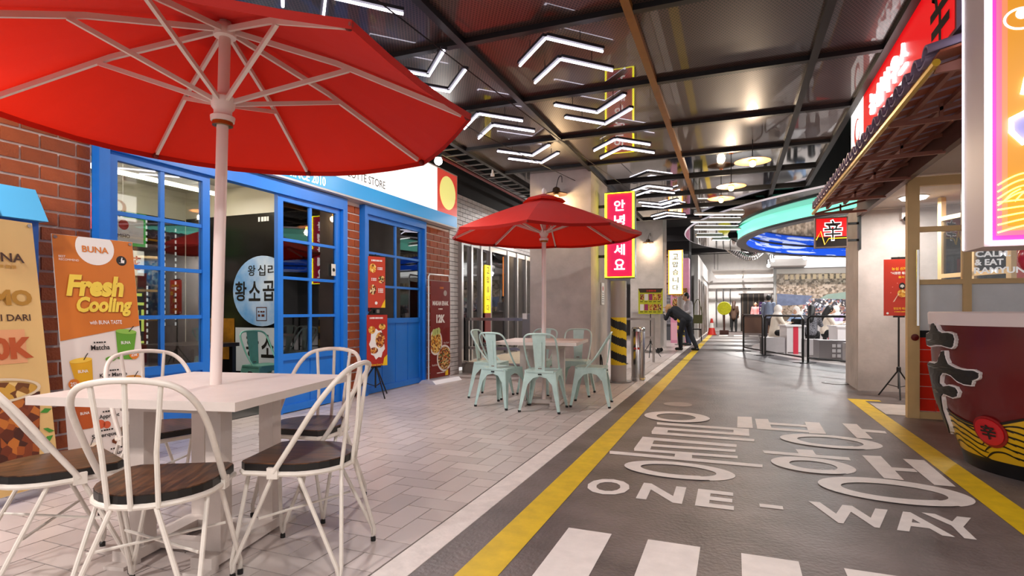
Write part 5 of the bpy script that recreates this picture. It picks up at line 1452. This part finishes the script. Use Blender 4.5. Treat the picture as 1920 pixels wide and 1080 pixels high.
for i, (px, py, ln) in enumerate(((1348, 402, 1.0), (1342, 416, 1.1), (1345, 430, 1.1), (1330, 444, .7), (1352, 450, .5))):  # glowing bars built in place of white line reflections on the ring
    p_ = at(px, py, Z=3.06)
    t = T('reflection_bar', 'white glowing reflection bar under the dark round ceiling, %s from the top' % ords[i], 'ceiling light', p_, YAW)
    MB().box(-ln / 2, ln / 2, -.05, .05, .0, .035).build('housing', white_paint, t); MB().box(-ln / 2 + .02, ln / 2 - .02, -.035, .035, -.01, 0).build('diffuser', M('reflection_glow', 'ffffff', .4, emit=4), t)

# ================================================================ SEATING AREA
fence_mesh = bpy.data.materials.new('dark_mesh'); fence_mesh.use_nodes = True
nt = fence_mesh.node_tree; b = nt.nodes['Principled BSDF']; b.inputs['Base Color'].default_value = (.01, .01, .012, 1); b.inputs['Alpha'].default_value = .32; b.inputs['Roughness'].default_value = .4
fpts = [gp(1392, 659), gp(1432, 667), gp(1509, 681), gp(1625, 693), Vector((4.6, 10.6, 0))]
for i in range(4):
    a, b_ = fpts[i], fpts[i + 1]; d = b_ - a; L = d.length - .16
    t = T('barrier_panel', ['black mesh barrier panel at the lane end of the seating area', 'black barrier panel before the woman in the cream jacket', 'black barrier panel before the grey steel box', 'black barrier panel behind the concrete pillar'][i], 'barrier', (a + b_) / 2, math.atan2(d.y, d.x), 'black barrier panels around the seating area')
    MB().tube([(-L / 2, 0, .02), (-L / 2, 0, .93), (-L / 2 + .06, 0, .99), (L / 2 - .06, 0, .99), (L / 2, 0, .93), (L / 2, 0, .02)], .024, 8).build('frame', black, t, True)
    MB().tube([(-L / 2, 0, .12), (L / 2, 0, .12)], .018, 8).build('lower_rail', black, t, True)
    MB().box(-L / 2 + .02, L / 2 - .02, -.003, .003, .13, .97).build('mesh_sheet', fence_mesh, t) if i == 0 else None
    for sx in (-1, 1): MB().box(sx * L / 2 - .03, sx * L / 2 + .03, -.2, .2, 0, .015).build('foot', black, t)

bench_m = M('bench_grey', 'b9b4b5', .4, var=.04); steel_b = M('box_steel', '9c999b', .3, .8); table_l = M('table_laminate', 'e3dfdf', .35); red_s = M('stripe_red', 'd4344a', .4); green_s = M('stripe_green', '9ccc4a', .4)
def block(name, label, cat, px, py, w_, dp, h_, rz, mat, stripe=None, top=None):
    g = gp(px, py); t = T(name, label, cat, (g.x, g.y, 0), rz)
    MB().box(-w_ / 2, w_ / 2, 0, dp, .0, h_).build('body', mat, t)
    MB().box(-w_ / 2 + .02, w_ / 2 - .02, -.004, .0, .02, .05).build('kick_strip', grey_metal, t)
    if top: MB().box(-w_ / 2 - .03, w_ / 2 + .03, -.03, dp + .03, h_, h_ + .035).build('table_top', top, t)
    if stripe: MB().box(-.06, .06, -.006, 0, .0, h_).build('stripe', stripe, t)
    return t
block('bench_box', 'grey box bench under the woman in the cream jacket', 'bench', 1452, 664, .5, .45, .42, R(10), bench_m)
block('cafe_table', 'white table with red stripe between the seated women', 'table', 1492, 664, .42, .7, .70, R(10), table_l, red_s, table_l)
block('cafe_table', 'white table with red stripe behind the second bench', 'table', 1556, 648, .4, .5, .70, R(10), table_l, red_s, table_l)
block('bench_box', 'grey box bench in the middle of the seating area', 'bench', 1530, 670, .42, .4, .42, R(10), bench_m)
sb = block('steel_box', 'grey perforated steel storage box behind the barrier', 'box', 1565, 677, .62, .45, .45, R(8), steel_b)
for k in range(6): MB().box(-.05 + (k % 2) * .1, .02 + (k % 2) * .1, -.008, 0, .08 + (k // 2) * .11, .15 + (k // 2) * .11).build('label', M('pale_label', 'd8d8da', .4), sb)
block('cafe_table', 'white table with green stripe at the right by the pillar', 'table', 1592, 668, .5, .7, .70, R(8), table_l, green_s, table_l)
block('cafe_table', 'small white table with red stripe before the mural', 'table', 1593, 655, .4, .5, .72, R(8), table_l, red_s, table_l)
block('bench_box', 'pale box bench half hidden by the concrete pillar', 'bench', 1612, 682, .4, .4, .42, R(8), bench_m)

# mural wall and its light canopy
mwall = tag(MB().box(1.5, 14, 25, 25.2, 0, 4.25).build('wall_mural', M('mural_wall', '8d8a88', .7)), 'wall with landscape mural behind the seating area', 'wall', kind='structure')
mur = T('landscape_mural', 'wide printed mural of a river, blossom trees and a crowd', 'mural', (0, 24.98, 0))
MB().box(1.6, 9.5, -.02, .01, .55, 2.78).build('sheet', food_mat('mural_trees', ['7c6a5c', '695848', '8d7c6e', '52453a', '9a897b'], 13), mur)
decal(mur, 'sky', M('mural_sky', 'a9a09a', .6), [(1.6, 2.6), (9.5, 2.5), (9.5, 2.78), (1.6, 2.78)], .022)
for k in range(26): decal(mur, 'bridge_arch', M('mural_bridge', 'b8a184', .6), rect(1.9 + k * .2, 2.02 + k * .2, 2.36, 2.55), .023)
decal(mur, 'river', M('mural_river', '6f7f76', .5, var=.08, vscale=2), [(3.0, 1.5), (9.5, 1.35), (9.5, 1.95), (5.0, 1.98), (3.4, 1.75)], .022)
decal(mur, 'crowd', food_mat('mural_crowd', ['3a3438', '8d5a58', 'c9c2c0', '2b2b33', '6a6d80', 'a08070'], 16), [(2.4, .55), (9.5, .55), (9.5, 1.35), (6.0, 1.4), (4.2, 1.55), (2.6, 1.6)], .023)
decal(mur, 'water_spray', M('mural_spray', '4f566e', .5, var=.2), [(1.62, 1.3), (2.6, 1.35), (2.9, 1.7), (1.62, 1.8)], .024)
cn_ = T('light_canopy', 'pale box canopy with lit white underside above the mural', 'canopy', (0, 24, 0))
MB().prism([(0, 3.35), (.98, 3.35), (.98, 2.85), (.1, 2.85), (-.2, 3.1)], lambda y, z: (1.35, y, z), lambda y, z: (2.6, y, z)).build('end_box', M('canopy_pale', 'bcb6b4', .5), cn_)
MB().box(2.6, 12, -.1, .98, 2.82, 3.35).build('light_box', M('canopy_lit', 'ffffff', .4, emit=.9), cn_); MB().box(1.3, 12, -.3, .98, 3.35, 3.7).build('roof_slab', M('canopy_grey2', '8d8f90', .5), cn_)

# ================================================================ FAR END
eb = T('far_shopfront', 'white far shopfront with dark doorway', 'shopfront', (0, 32.9, 0))
MB().box(.35, 1.5, -.02, .05, 0, 2.05).build('dark_doorway', M('dark_door', '231c18', .4), eb); MB().box(1.5, 1.85, -.04, .05, 0, 2.05).build('grey_panel', grey_wall, eb); MB().box(.25, 1.95, -.05, .05, 2.05, 2.12).build('lintel', white_paint, eb)
for k in range(4): MB().box(.42 + k * .27, .46 + k * .27, -.04, -.02, 0, 2.0).build('door_mullion', M('door_frame_dark', '6a5a4a', .4), eb)
for k in range(3): MB().box(-.9 + k * .35, -.86 + k * .35, -.04, .05, .2, 2.3).build('slit_window', M('slit_dark', '4a4c50', .3), eb)
lines(eb, grey_print, .5, 2.3, .7, .07, .06, 9)
sl = T('slat_ceiling', 'white slatted frame hung under the far ceiling', 'ceiling panel', (0, 0, 2.85))
for k in range(11): MB().box(-.9, 3.2, 26.2 + k * .6, 26.32 + k * .6, 0, .05).build('slat', white_paint, sl)
for x in (-.9, .4, 1.8, 3.1): MB().box(x, x + .06, 26.2, 32.4, .05, .1).build('carrier', white_paint, sl)
for x in (-.8, 3.0):
    for y in (26.4, 32): MB().tube([(x, y, .1), (x, y, 1.4)], .01, 6).build('hanger', black, sl)
tag(MB().box(-1.45, -1.3, 23.0, 33, 0, 3.3).build('wall_far_left', M('far_white', 'd6d1cd', .7)), 'pale wall along the far left of the lane', 'wall', kind='structure')
for k in range(4):
    t = T('wall_panel', 'dark door panel along the far left wall, %s from the camera' % ords[k], 'door panel', (-1.3, 23.8 + k * 1.9, 0), PI / 2)
    MB().box(-.5, .5, -.03, 0, .05, 2.3).build('leaf', M('panel_brown', '5c504a', .5), t); MB().box(-.55, .55, -.015, .0, 2.3, 2.36).build('head', black, t)
t = T('yellow_wreath', 'round yellow flower wreath on brown stand at the lane end', 'wreath', (-.42, 28.0, 0))
MB().lathe([(0, -.05), (.3, -.05), (.31, 0), (.3, .05), (0, .05)], 28, (0, 0, 1.22), axis='y').build('disc', M('wreath_yellow', 'd8d816', .6, var=.2, vscale=30, bump=1, bscale=60), t, True)
MB().box(-.04, .04, -.04, .04, .05, 1.0).build('stem', M('wreath_stand', '4a2216', .6), t); MB().box(-.2, .2, -.15, .15, 0, .2).build('base', M('wreath_stand', '4a2216', .6), t)
t = T('traffic_cone', 'red and white cone beside the far lane edge', 'cone', (-.95, 27.4, 0))
MB().lathe([(0, .75), (.04, .75), (.18, .03), (.22, .03), (.22, 0), (0, 0)], 16).build('body', M('cone_red', 'd8352a', .5), t, True); MB().lathe([(.082, .55), (.125, .32)], 16).build('white_band', white_print, t, True)
t = T('sale_sign', 'purple upright sign reading 70 at the far end', 'sign', (1.25, 27.5, 0))
MB().box(-.2, .2, 0, .04, .95, 1.5).build('panel', M('purple_print', '5b2a7c', .4), t); txt(t, '70%', white_print, 0, 1.18, .18, .34, .003, .06); lines(t, white_print, 0, 1.38, .3, .035, .003, 8); MB().tube([(0, .02, .02), (0, .02, .95)], .02, 8).build('pole', black, t); MB().box(-.2, .2, -.15, .19, 0, .02).build('base', black, t)
t = T('far_counter', 'low pale counter by the far doorway', 'counter', (.95, 30.2, 0)); MB().box(-.55, .75, 0, .5, 0, .9).build('body', M('counter_wood', '6a4a38', .5), t); MB().box(-.58, .78, -.03, .53, .9, .94).build('counter_top', M('dark_wood', '241812', .3), t)

# pink kiosk, stool, trolley, menu stand near the far pillar
t = T('pink_display', 'pink upright display booth behind the two men', 'display', (-1.72, 19.9, 0))
pk = M('pink_panel', 'e59ab8', .5, var=.05); MB().box(-.3, .3, 0, .5, 0, 2.9).build('body', pk, t)
for k in range(3): MB().box(-.24, .24, -.01, 0, .9 + k * .35, 1.18 + k * .35).build('picture_panel', food_b, t)
MB().box(-.28, .28, -.012, 0, .1, .7).build('lower_panel', M('pink_light', 'f0b8cc', .5), t)
t = T('black_stool', 'small black stool near the dark tiled pillar', 'stool', (-1.25, 21.3, 0))
MB().box(-.17, .17, -.17, .17, .42, .46).build('seat', black, t)
for sx in (-1, 1):
    for sy in (-1, 1): MB().tube([(sx * .13, sy * .13, .42), (sx * .17, sy * .17, 0)], .012, 6).build('leg', black, t)
t = T('steel_trolley', 'brushed steel box trolley on casters by the bending man', 'trolley', (-2.12, 15.2, 0))
MB().box(-.36, .36, -.35, .35, .14, 1.05).build('body', M('trolley_steel', 'b5aca8', .35, .6, var=.06), t); MB().box(-.38, .38, -.37, .37, 1.05, 1.08).build('lid', steel, t)
for sx in (-1, 1):
    for sy in (-1, 1):
        cst = MB().box(sx * .29 - .03, sx * .29 + .03, sy * .28 - .03, sy * .28 + .03, .1, .14).build('caster', black, t)
        MB().lathe([(0, -.02), (.06, -.02), (.06, .02), (0, .02)], 14, (sx * .29, sy * .28, .06), axis='y').build('wheel', black, cst, True)
t = T('poster_stand', 'black tripod stand with yellow menu board near the steel trolley', 'poster stand', (-1.83, 13.5, 0), R(8))
tripod(t, .36, .26, 1.62)
MB().box(-.28, .28, -.03, -.022, 1.03, 1.63).build('menu_board', M('menu_yellow', 'c9cc1e', .45), t)
decal(t, 'dark_header', M('menu_header', '3a2a18', .5), [(-.24, 1.53), (.24, 1.53), (.28, 1.63), (-.28, 1.63)], .032); lines(t, red_print, .02, 1.575, .22, .04, .034, 5)
for r_ in range(2):
    for k in range(5): decal(t, 'food_picture', [food_b, white_print, M('menu_magenta', 'a8326a', .5), food_a, food_c][(k + r_) % 5], rect(-.24 + k * .1, -.155 + k * .1, 1.35 - r_ * .24, 1.5 - r_ * .24), .032)
    decal(t, 'price_lines', black_print, [rect(-.24 + k * .1, -.17 + k * .1, 1.31 - r_ * .24, 1.325 - r_ * .24) for k in range(5)], .033)
t = T('wall_menu', 'dark red menu panel with food squares behind the steel bin', 'menu', (-2.2, 11.6, 0)); MB().box(-.14, .14, 0, .03, .95, 1.6).build('board', M('menu_dark_red', '5c1512', .4), t)
for r_ in range(4):
    for k in range(2): decal(t, 'food_picture', food_a, rect(-.11 + k * .12, -.02 + k * .12, 1.0 + r_ * .14, 1.1 + r_ * .14), .003)
MB().tube([(0, .02, 0), (0, .02, .95)], .015, 8).build('pole', black, t); MB().box(-.15, .15, -.1, .14, 0, .015).build('base', black, t)
t = T('steel_barrier', 'steel guard rail behind the litter bin', 'railing', (-2.0, 12.3, 0))
for x in (-.4, .4): MB().box(x - .025, x + .025, -.025, .025, 0, .95).build('post', steel, t)
for z in (.9, .5): MB().box(-.42, .42, -.02, .02, z, z + .05).build('rail', steel, t)

# ducts and high fittings
t = T('flexible_duct', 'silver flexible duct sagging under the far ceiling', 'duct', (0, 0, 0))
pts = [at(1362, 458, Y=22.5), at(1378, 470, Y=22.5), at(1398, 480, Y=22.5), at(1416, 476, Y=22.5), at(1438, 456, Y=22.5)]
P = smooth_path(pts, 12); MB().tube(P, [.17 + (.02 if k % 2 else 0) for k in range(len(P))], 12).build('duct_body', M('foil', 'c9c6c4', .25, .9), t, True)
MB().tube([P[0], P[0] + Vector((0, 0, 4.24 - P[0].z))], .15, 12).build('duct_riser', M('foil', 'c9c6c4', .25, .9), t, True)
for i, (x0, x1, y0, y1, z0, z1, lb) in enumerate(((1.6, 6, 23.4, 23.6, 3.8, 4.1, 'grey air duct crossing before the mural canopy'), (-3.6, 1.2, 24.9, 25.3, 3.55, 3.75, 'dark cable trunk crossing the far lane'), (-4.2, 1.2, 20.6, 20.9, 3.6, 3.8, 'dark cable trunk before the tiled pillar'))):
    t = T('air_duct', lb, 'duct', ((x0 + x1) / 2, (y0 + y1) / 2, z0)); MB().box(-(x1 - x0) / 2, (x1 - x0) / 2, -(y1 - y0) / 2, (y1 - y0) / 2, 0, z1 - z0).build('duct_body', [grey_metal, beam_dark, beam_dark][i], t)
    for sx in (-.4, .4): MB().tube([(sx * (x1 - x0), 0, z1 - z0), (sx * (x1 - x0), 0, 4.25 - z0)], .01, 6).build('hanger', black, t)
for px, py, Y_, lb, e in ((1510, 482, 22.3, 'bright flaring spotlight under the round canopy above the mural', 120), (1441, 498, 23.2, 'small white spotlight left of the mural canopy, lower of two', 20), (1449, 488, 23.2, 'small white spotlight left of the mural canopy, upper of two', 20)):
    p_ = at(px, py, Y=Y_); t = T('spotlight', lb, 'spotlight', p_)
    MB().sphere((0, 0, 0), .09 if e > 50 else .06, 14, 10).build('lamp', bulb_white, t, True); MB().tube([(0, .05, .05), (0, .15, .2)], .06, 12).build('housing', black, t, True); MB().tube([(0, .15, .2), (0, .15, 4.25 - p_.z)], .01, 6).build('rod', black, t)
    point('spot_lamp', (p_.x, p_.y - .12, p_.z - .05), e, (1, .98, .95), .08)
wall_lamp('warm bulb lamp on the dark tiled pillar', -1.9, 21.72, 2.55)

# ================================================================ PEOPLE
skin_m = M('skin', 'c99a7c', .55); eye_m = M('eye_dark', '1a1210', .3)
def limb(m_, pts, rs, n_=10):
    """overlapping tapered capsules, fused by the voxel remesh"""
    m_.tube(pts, rs, n_)
    for p_, r_ in zip(pts, rs): m_.sphere(p_, r_ * .99, 10, 7)
def fuse(m_, name, mat, parent, vox=.018):
    o_ = m_.build(name, mat, parent, True)
    md = o_.modifiers.new('fuse', 'REMESH'); md.mode = 'VOXEL'; md.voxel_size = vox; md.use_smooth_shade = True
    sm = o_.modifiers.new('soften', 'SMOOTH'); sm.factor = .5; sm.iterations = 3
    return o_
def person(label, loc, rz, J, top, trousers, shoes, hair, hairm, sleeve=1.0, scale=1.0, long_top=False, vest=None):
    t = T('person', label, 'person', loc, rz); t.scale = (scale,) * 3
    V_ = {k: Vector(v) for k, v in J.items()}
    up = (V_['head'] - V_['neck']).normalized(); fw = Vector(J.get('look', (0, 1, 0))).normalized(); rt_ = fw.cross(Vector((0, 0, 1))).normalized(); 
    b = MB()
    b.sphere(V_['head'], (.078, .092, .112), 14, 10); b.sphere(V_['head'] + fw * .03 + Vector((0, 0, -.05)), (.055, .06, .06), 10, 8)
    b.sphere(V_['head'] + fw * .1 + Vector((0, 0, -.02)), (.014, .018, .022), 8, 6)
    for s_ in (-1, 1): b.sphere(V_['head'] + rt_ * .08 * s_ + Vector((0, 0, -.01)), (.014, .018, .03), 8, 6)
    limb(b, [V_['chest'], V_['neck'], V_['head'] + Vector((0, 0, -.06))], [.07, .052, .048])
    mid = V_['pelvis'].lerp(V_['chest'], .5)
    limb(b, [V_['pelvis'], mid, V_['chest']], [.125, .115, .125])
    for s_ in ('l', 'r'):
        limb(b, [V_['chest'], V_['sh_' + s_], V_['el_' + s_], V_['ha_' + s_]], [.07, .055, .042, .03]); limb(b, [V_['pelvis'], V_['hip_' + s_], V_['kn_' + s_], V_['an_' + s_]], [.1, .085, .058, .04])
        ff = (V_['to_' + s_] if 'to_' + s_ in V_ else V_['an_' + s_] + Vector((0, .15, -.05))); limb(b, [V_['an_' + s_], ff], [.042, .032])
        h0 = V_['ha_' + s_]; dr = (h0 - V_['el_' + s_]).normalized(); sd = dr.cross(Vector((0, 0, 1))); sd = sd.normalized() if sd.length > .1 else Vector((1, 0, 0))
        b.sphere(h0 + dr * .04, (.035, .035, .03), 10, 7)
        for k, (o_, L) in enumerate(((-.03, .06), (-.01, .075), (.01, .08), (.028, .07))):
            limb(b, [h0 + dr * .06 + sd * o_, h0 + dr * (.06 + L * .6) + sd * o_ + Vector((0, 0, -.005)), h0 + dr * (.06 + L) + sd * o_ + Vector((0, 0, -.02))], [.009, .0085, .0075], 6)
        limb(b, [h0 + dr * .02 + sd * .03, h0 + dr * .05 + sd * .055, h0 + dr * .085 + sd * .06], [.011, .01, .008], 6)
    fuse(b, 'body', skin_m, t, .011)
    for s_ in (-1, 1): MB().sphere(V_['head'] + fw * .088 + rt_ * .03 * s_ + Vector((0, 0, .005)), (.011, .008, .007), 8, 5).build('eye', eye_m, t, True)
    MB().sphere(V_['head'] + fw * .088 + Vector((0, 0, -.065)), (.022, .008, .006), 8, 5).build('mouth', M('lips', '9a5048', .5), t, True)
    c_ = MB(); lo = V_['pelvis'] + Vector((0, 0, -.12 if long_top else -.02))
    limb(c_, [lo, V_['pelvis'], mid, V_['chest'], V_['chest'].lerp(V_['neck'], .6)], [.155 if long_top else .14, .15, .14, .15, .085])
    for s_ in ('l', 'r'):
        e_ = V_['el_' + s_].lerp(V_['ha_' + s_], .92) if sleeve >= 1 else V_['sh_' + s_].lerp(V_['el_' + s_], .8)
        if sleeve >= 1: limb(c_, [V_['chest'], V_['sh_' + s_], V_['el_' + s_], e_], [.09, .072, .056, .044])
        else: limb(c_, [V_['chest'], V_['sh_' + s_], e_], [.09, .072, .062])
    fuse(c_, 'top', top, t)
    l_ = MB(); limb(l_, [V_['pelvis'], V_['pelvis'] + Vector((0, 0, -.06))], [.138, .13])
    for s_ in ('l', 'r'): limb(l_, [V_['pelvis'], V_['hip_' + s_], V_['kn_' + s_], V_['kn_' + s_].lerp(V_['an_' + s_], .93)], [.11, .102, .074, .058])
    fuse(l_, 'trousers', trousers, t)
    for s_ in ('l', 'r'):
        ff = (V_['to_' + s_] if 'to_' + s_ in V_ else V_['an_' + s_] + Vector((0, .15, -.03))); s2 = MB(); limb(s2, [V_['an_' + s_] + Vector((0, -.02, -.02)), ff], [.05, .042]); fuse(s2, 'shoe', shoes, t, .014)
    h_ = MB(); hd = V_['head']; back = hd - fw * .022 + Vector((0, 0, .018))
    if hair == 'short': h_.sphere(back, (.09, .1, .115), 14, 10); 
    elif hair == 'long':
        h_.sphere(back, (.098, .106, .122), 14, 10); limb(h_, [hd - fw * .06, V_['neck'] - fw * .09, V_['chest'] - fw * .14], [.09, .09, .07])
    elif hair == 'hijab':
        h_.sphere(back, (.105, .11, .128), 14, 10); limb(h_, [hd - fw * .03 + Vector((0, 0, -.07)), V_['neck'] + Vector((0, 0, .0)), V_['chest'] + Vector((0, 0, .09)) + fw * .02], [.095, .105, .14])
    elif hair == 'cap':
        h_.sphere(back, (.092, .102, .112), 14, 10); h_.box(-.06, .06, .05, .17, .03, .05, None, (hd.x, hd.y, hd.z))
    ho = fuse(h_, {'short': 'hair', 'long': 'hair', 'hijab': 'headscarf', 'cap': 'cap'}[hair], hairm, t, .014)
    return t


def stand(arm=.0, h=1.7):
    k = h / 1.7
    J = dict(pelvis=(0, 0, .93), chest=(0, .01, 1.3), neck=(0, .01, 1.46), head=(0, .03, 1.59), sh_l=(-.17, 0, 1.38), sh_r=(.17, 0, 1.38), el_l=(-.22, .02, 1.1), el_r=(.22, .02, 1.1),
             ha_l=(-.2, .12 + arm, .9 + arm), ha_r=(.2, .12 + arm, .9 + arm), hip_l=(-.09, 0, .88), hip_r=(.09, 0, .88), kn_l=(-.1, .02, .48), kn_r=(.1, .02, .48), an_l=(-.11, 0, .09), an_r=(.11, -.02, .09))
    return {a: tuple(q * k for q in v) for a, v in J.items()}
def sit(**kw):
    J = dict(pelvis=(0, 0, .53), chest=(0, .06, .86), neck=(0, .08, 1.01), head=(0, .12, 1.13), sh_l=(-.17, .06, .94), sh_r=(.17, .06, .94), el_l=(-.22, .18, .72), el_r=(.22, .18, .72),
             ha_l=(-.12, .38, .78), ha_r=(.12, .38, .78), hip_l=(-.09, .03, .5), hip_r=(.09, .03, .5), kn_l=(-.11, .44, .5), kn_r=(.11, .44, .5), an_l=(-.11, .42, .09), an_r=(.11, .42, .09))
    J.update(kw); return J


def rzf(dx, dy): return math.atan2(dy, dx) - PI / 2


navy = M('navy_cloth', '15171f', .8, var=.1); grey_c = M('grey_cloth', 'b3aeb2', .8, var=.08); cream_c = M('cream_cloth', 'e3d6c6', .8, var=.06); blackc = M('black_cloth', '0f0f11', .8); jeans = M('jeans', '25304a', .8, var=.1)
scarf_w = M('white_scarf', 'e9e2da', .7); hair_m = M('black_hair', '0d0b0b', .5); brown_c = M('brown_cloth', '4a3426', .8, var=.1); pinkc = M('pink_cloth', 'e08a88', .8); bluec = M('pale_blue_cloth', '9db8dc', .8, var=.06); lav = M('lavender_cloth', 'c4b4d6', .8); shoe_k = M('black_shoe', '0c0c0d', .4)
bend = dict(pelvis=(0, -.02, .88), chest=(0, .36, 1.1), neck=(0, .5, 1.15), head=(0, .61, 1.16), sh_l=(-.17, .4, 1.1), sh_r=(.17, .4, 1.1), el_l=(-.2, .52, .88), el_r=(.2, .52, .88), ha_l=(-.14, .66, .98), ha_r=(.14, .66, .98),
            hip_l=(-.09, 0, .83), hip_r=(.09, 0, .83), kn_l=(-.11, .1, .47), kn_r=(.12, -.06, .47), an_l=(-.11, .08, .09), an_r=(.14, -.26, .09), look=(0, .8, -.4))
person('man in black hoodie and dark trousers bending over the steel trolley', (-1.22, 15.95, 0), rzf(-.72, .5), bend, navy, navy, shoe_k, 'cap', M('tan_cap', 'b58a5a', .7))
p2_ = stand(.08, 1.66); p2_.update(ha_l=(-.08, .26, 1.02), ha_r=(.1, .26, 1.02), head=(0, .09, 1.54), look=(0, .9, -.3))
person('man in pale grey hoodie and jeans standing behind the bending man', (-1.32, 18.3, 0), rzf(-.8, -.35), p2_, grey_c, jeans, shoe_k, 'short', hair_m)
t = T('olive_bag', 'olive shoulder bag at the hip of the man in grey', 'bag', (-1.02, 18.0, .72)); MB().box(-.13, .13, -.06, .06, 0, .26).build('pouch', M('olive_cloth', '4a4a26', .8), t); MB().tube(smooth_path([(-.12, 0, .25), (-.1, .03, .6), (.02, .05, .72), (.12, .02, .26)], 4), .012, 6).build('strap', M('olive_cloth', '4a4a26', .8), t, True)
person('person in long brown coat standing at the lane end', (.0, 31.4, 0), rzf(.1, 1), stand(0, 1.6), brown_c, blackc, shoe_k, 'long', M('brown_hair', '3a2418', .6), long_top=True)
person('person in pink top behind the far counter', (1.05, 31.3, 0), rzf(-.2, -1), stand(.1, 1.55), pinkc, blackc, shoe_k, 'short', hair_m)
g = gp(1441, 641); person('person in pale blue shirt standing behind the barrier with back turned', (g.x, g.y, 0), rzf(.3, 1), stand(0, 1.66), M('grey_blue_cloth', '8a94ac', .8), M('dark_trousers', '3a3538', .8), shoe_k, 'short', hair_m)
def seated(label, px, py, face, top, tr, hair, hm, J=None, **kw):
    g = gp(px, py); return person(label, (g.x, g.y, 0), rzf(*face), J or sit(), top, tr, shoe_k, hair, hm, **kw)
seated('seated woman in cream jacket, white headscarf and black trousers on grey bench', 1452, 658, (.95, .3), cream_c, blackc, 'hijab', scarf_w, long_top=True)
seated('seated woman in pale blue shirt and white headscarf resting chin on hand', 1500, 647, (-.6, -.8), bluec, blackc, 'hijab', scarf_w, sit(ha_r=(.07, .24, 1.0), el_r=(.2, .3, .76), head=(.03, .16, 1.11)))
seated('seated woman in dark striped top with black hair', 1521, 661, (.2, 1), M('striped_top', '26262c', .8, col2='8d8d94', vscale=40), blackc, 'long', hair_m)
seated('seated woman with long black hair and cream top turned right', 1548, 657, (.95, .1), cream_c, blackc, 'long', hair_m)
seated('seated woman in lavender top and white headscarf before the mural', 1572, 650, (-.7, -.6), lav, blackc, 'hijab', scarf_w)
g = gp(1490, 660); t = T('black_handbag', 'black handbag on the table between the seated women', 'bag', (g.x + .12, g.y + .3, .735)); MB().prism([(-.2, 0), (.2, 0), (.17, .15), (-.17, .15)], lambda x, z: (x, -.06, z), lambda x, z: (x, .06, z)).build('pouch', blackc, t); MB().tube(smooth_path([(-.12, 0, .15), (0, 0, .26), (.12, 0, .15)], 5), .01, 6).build('strap', blackc, t, True)
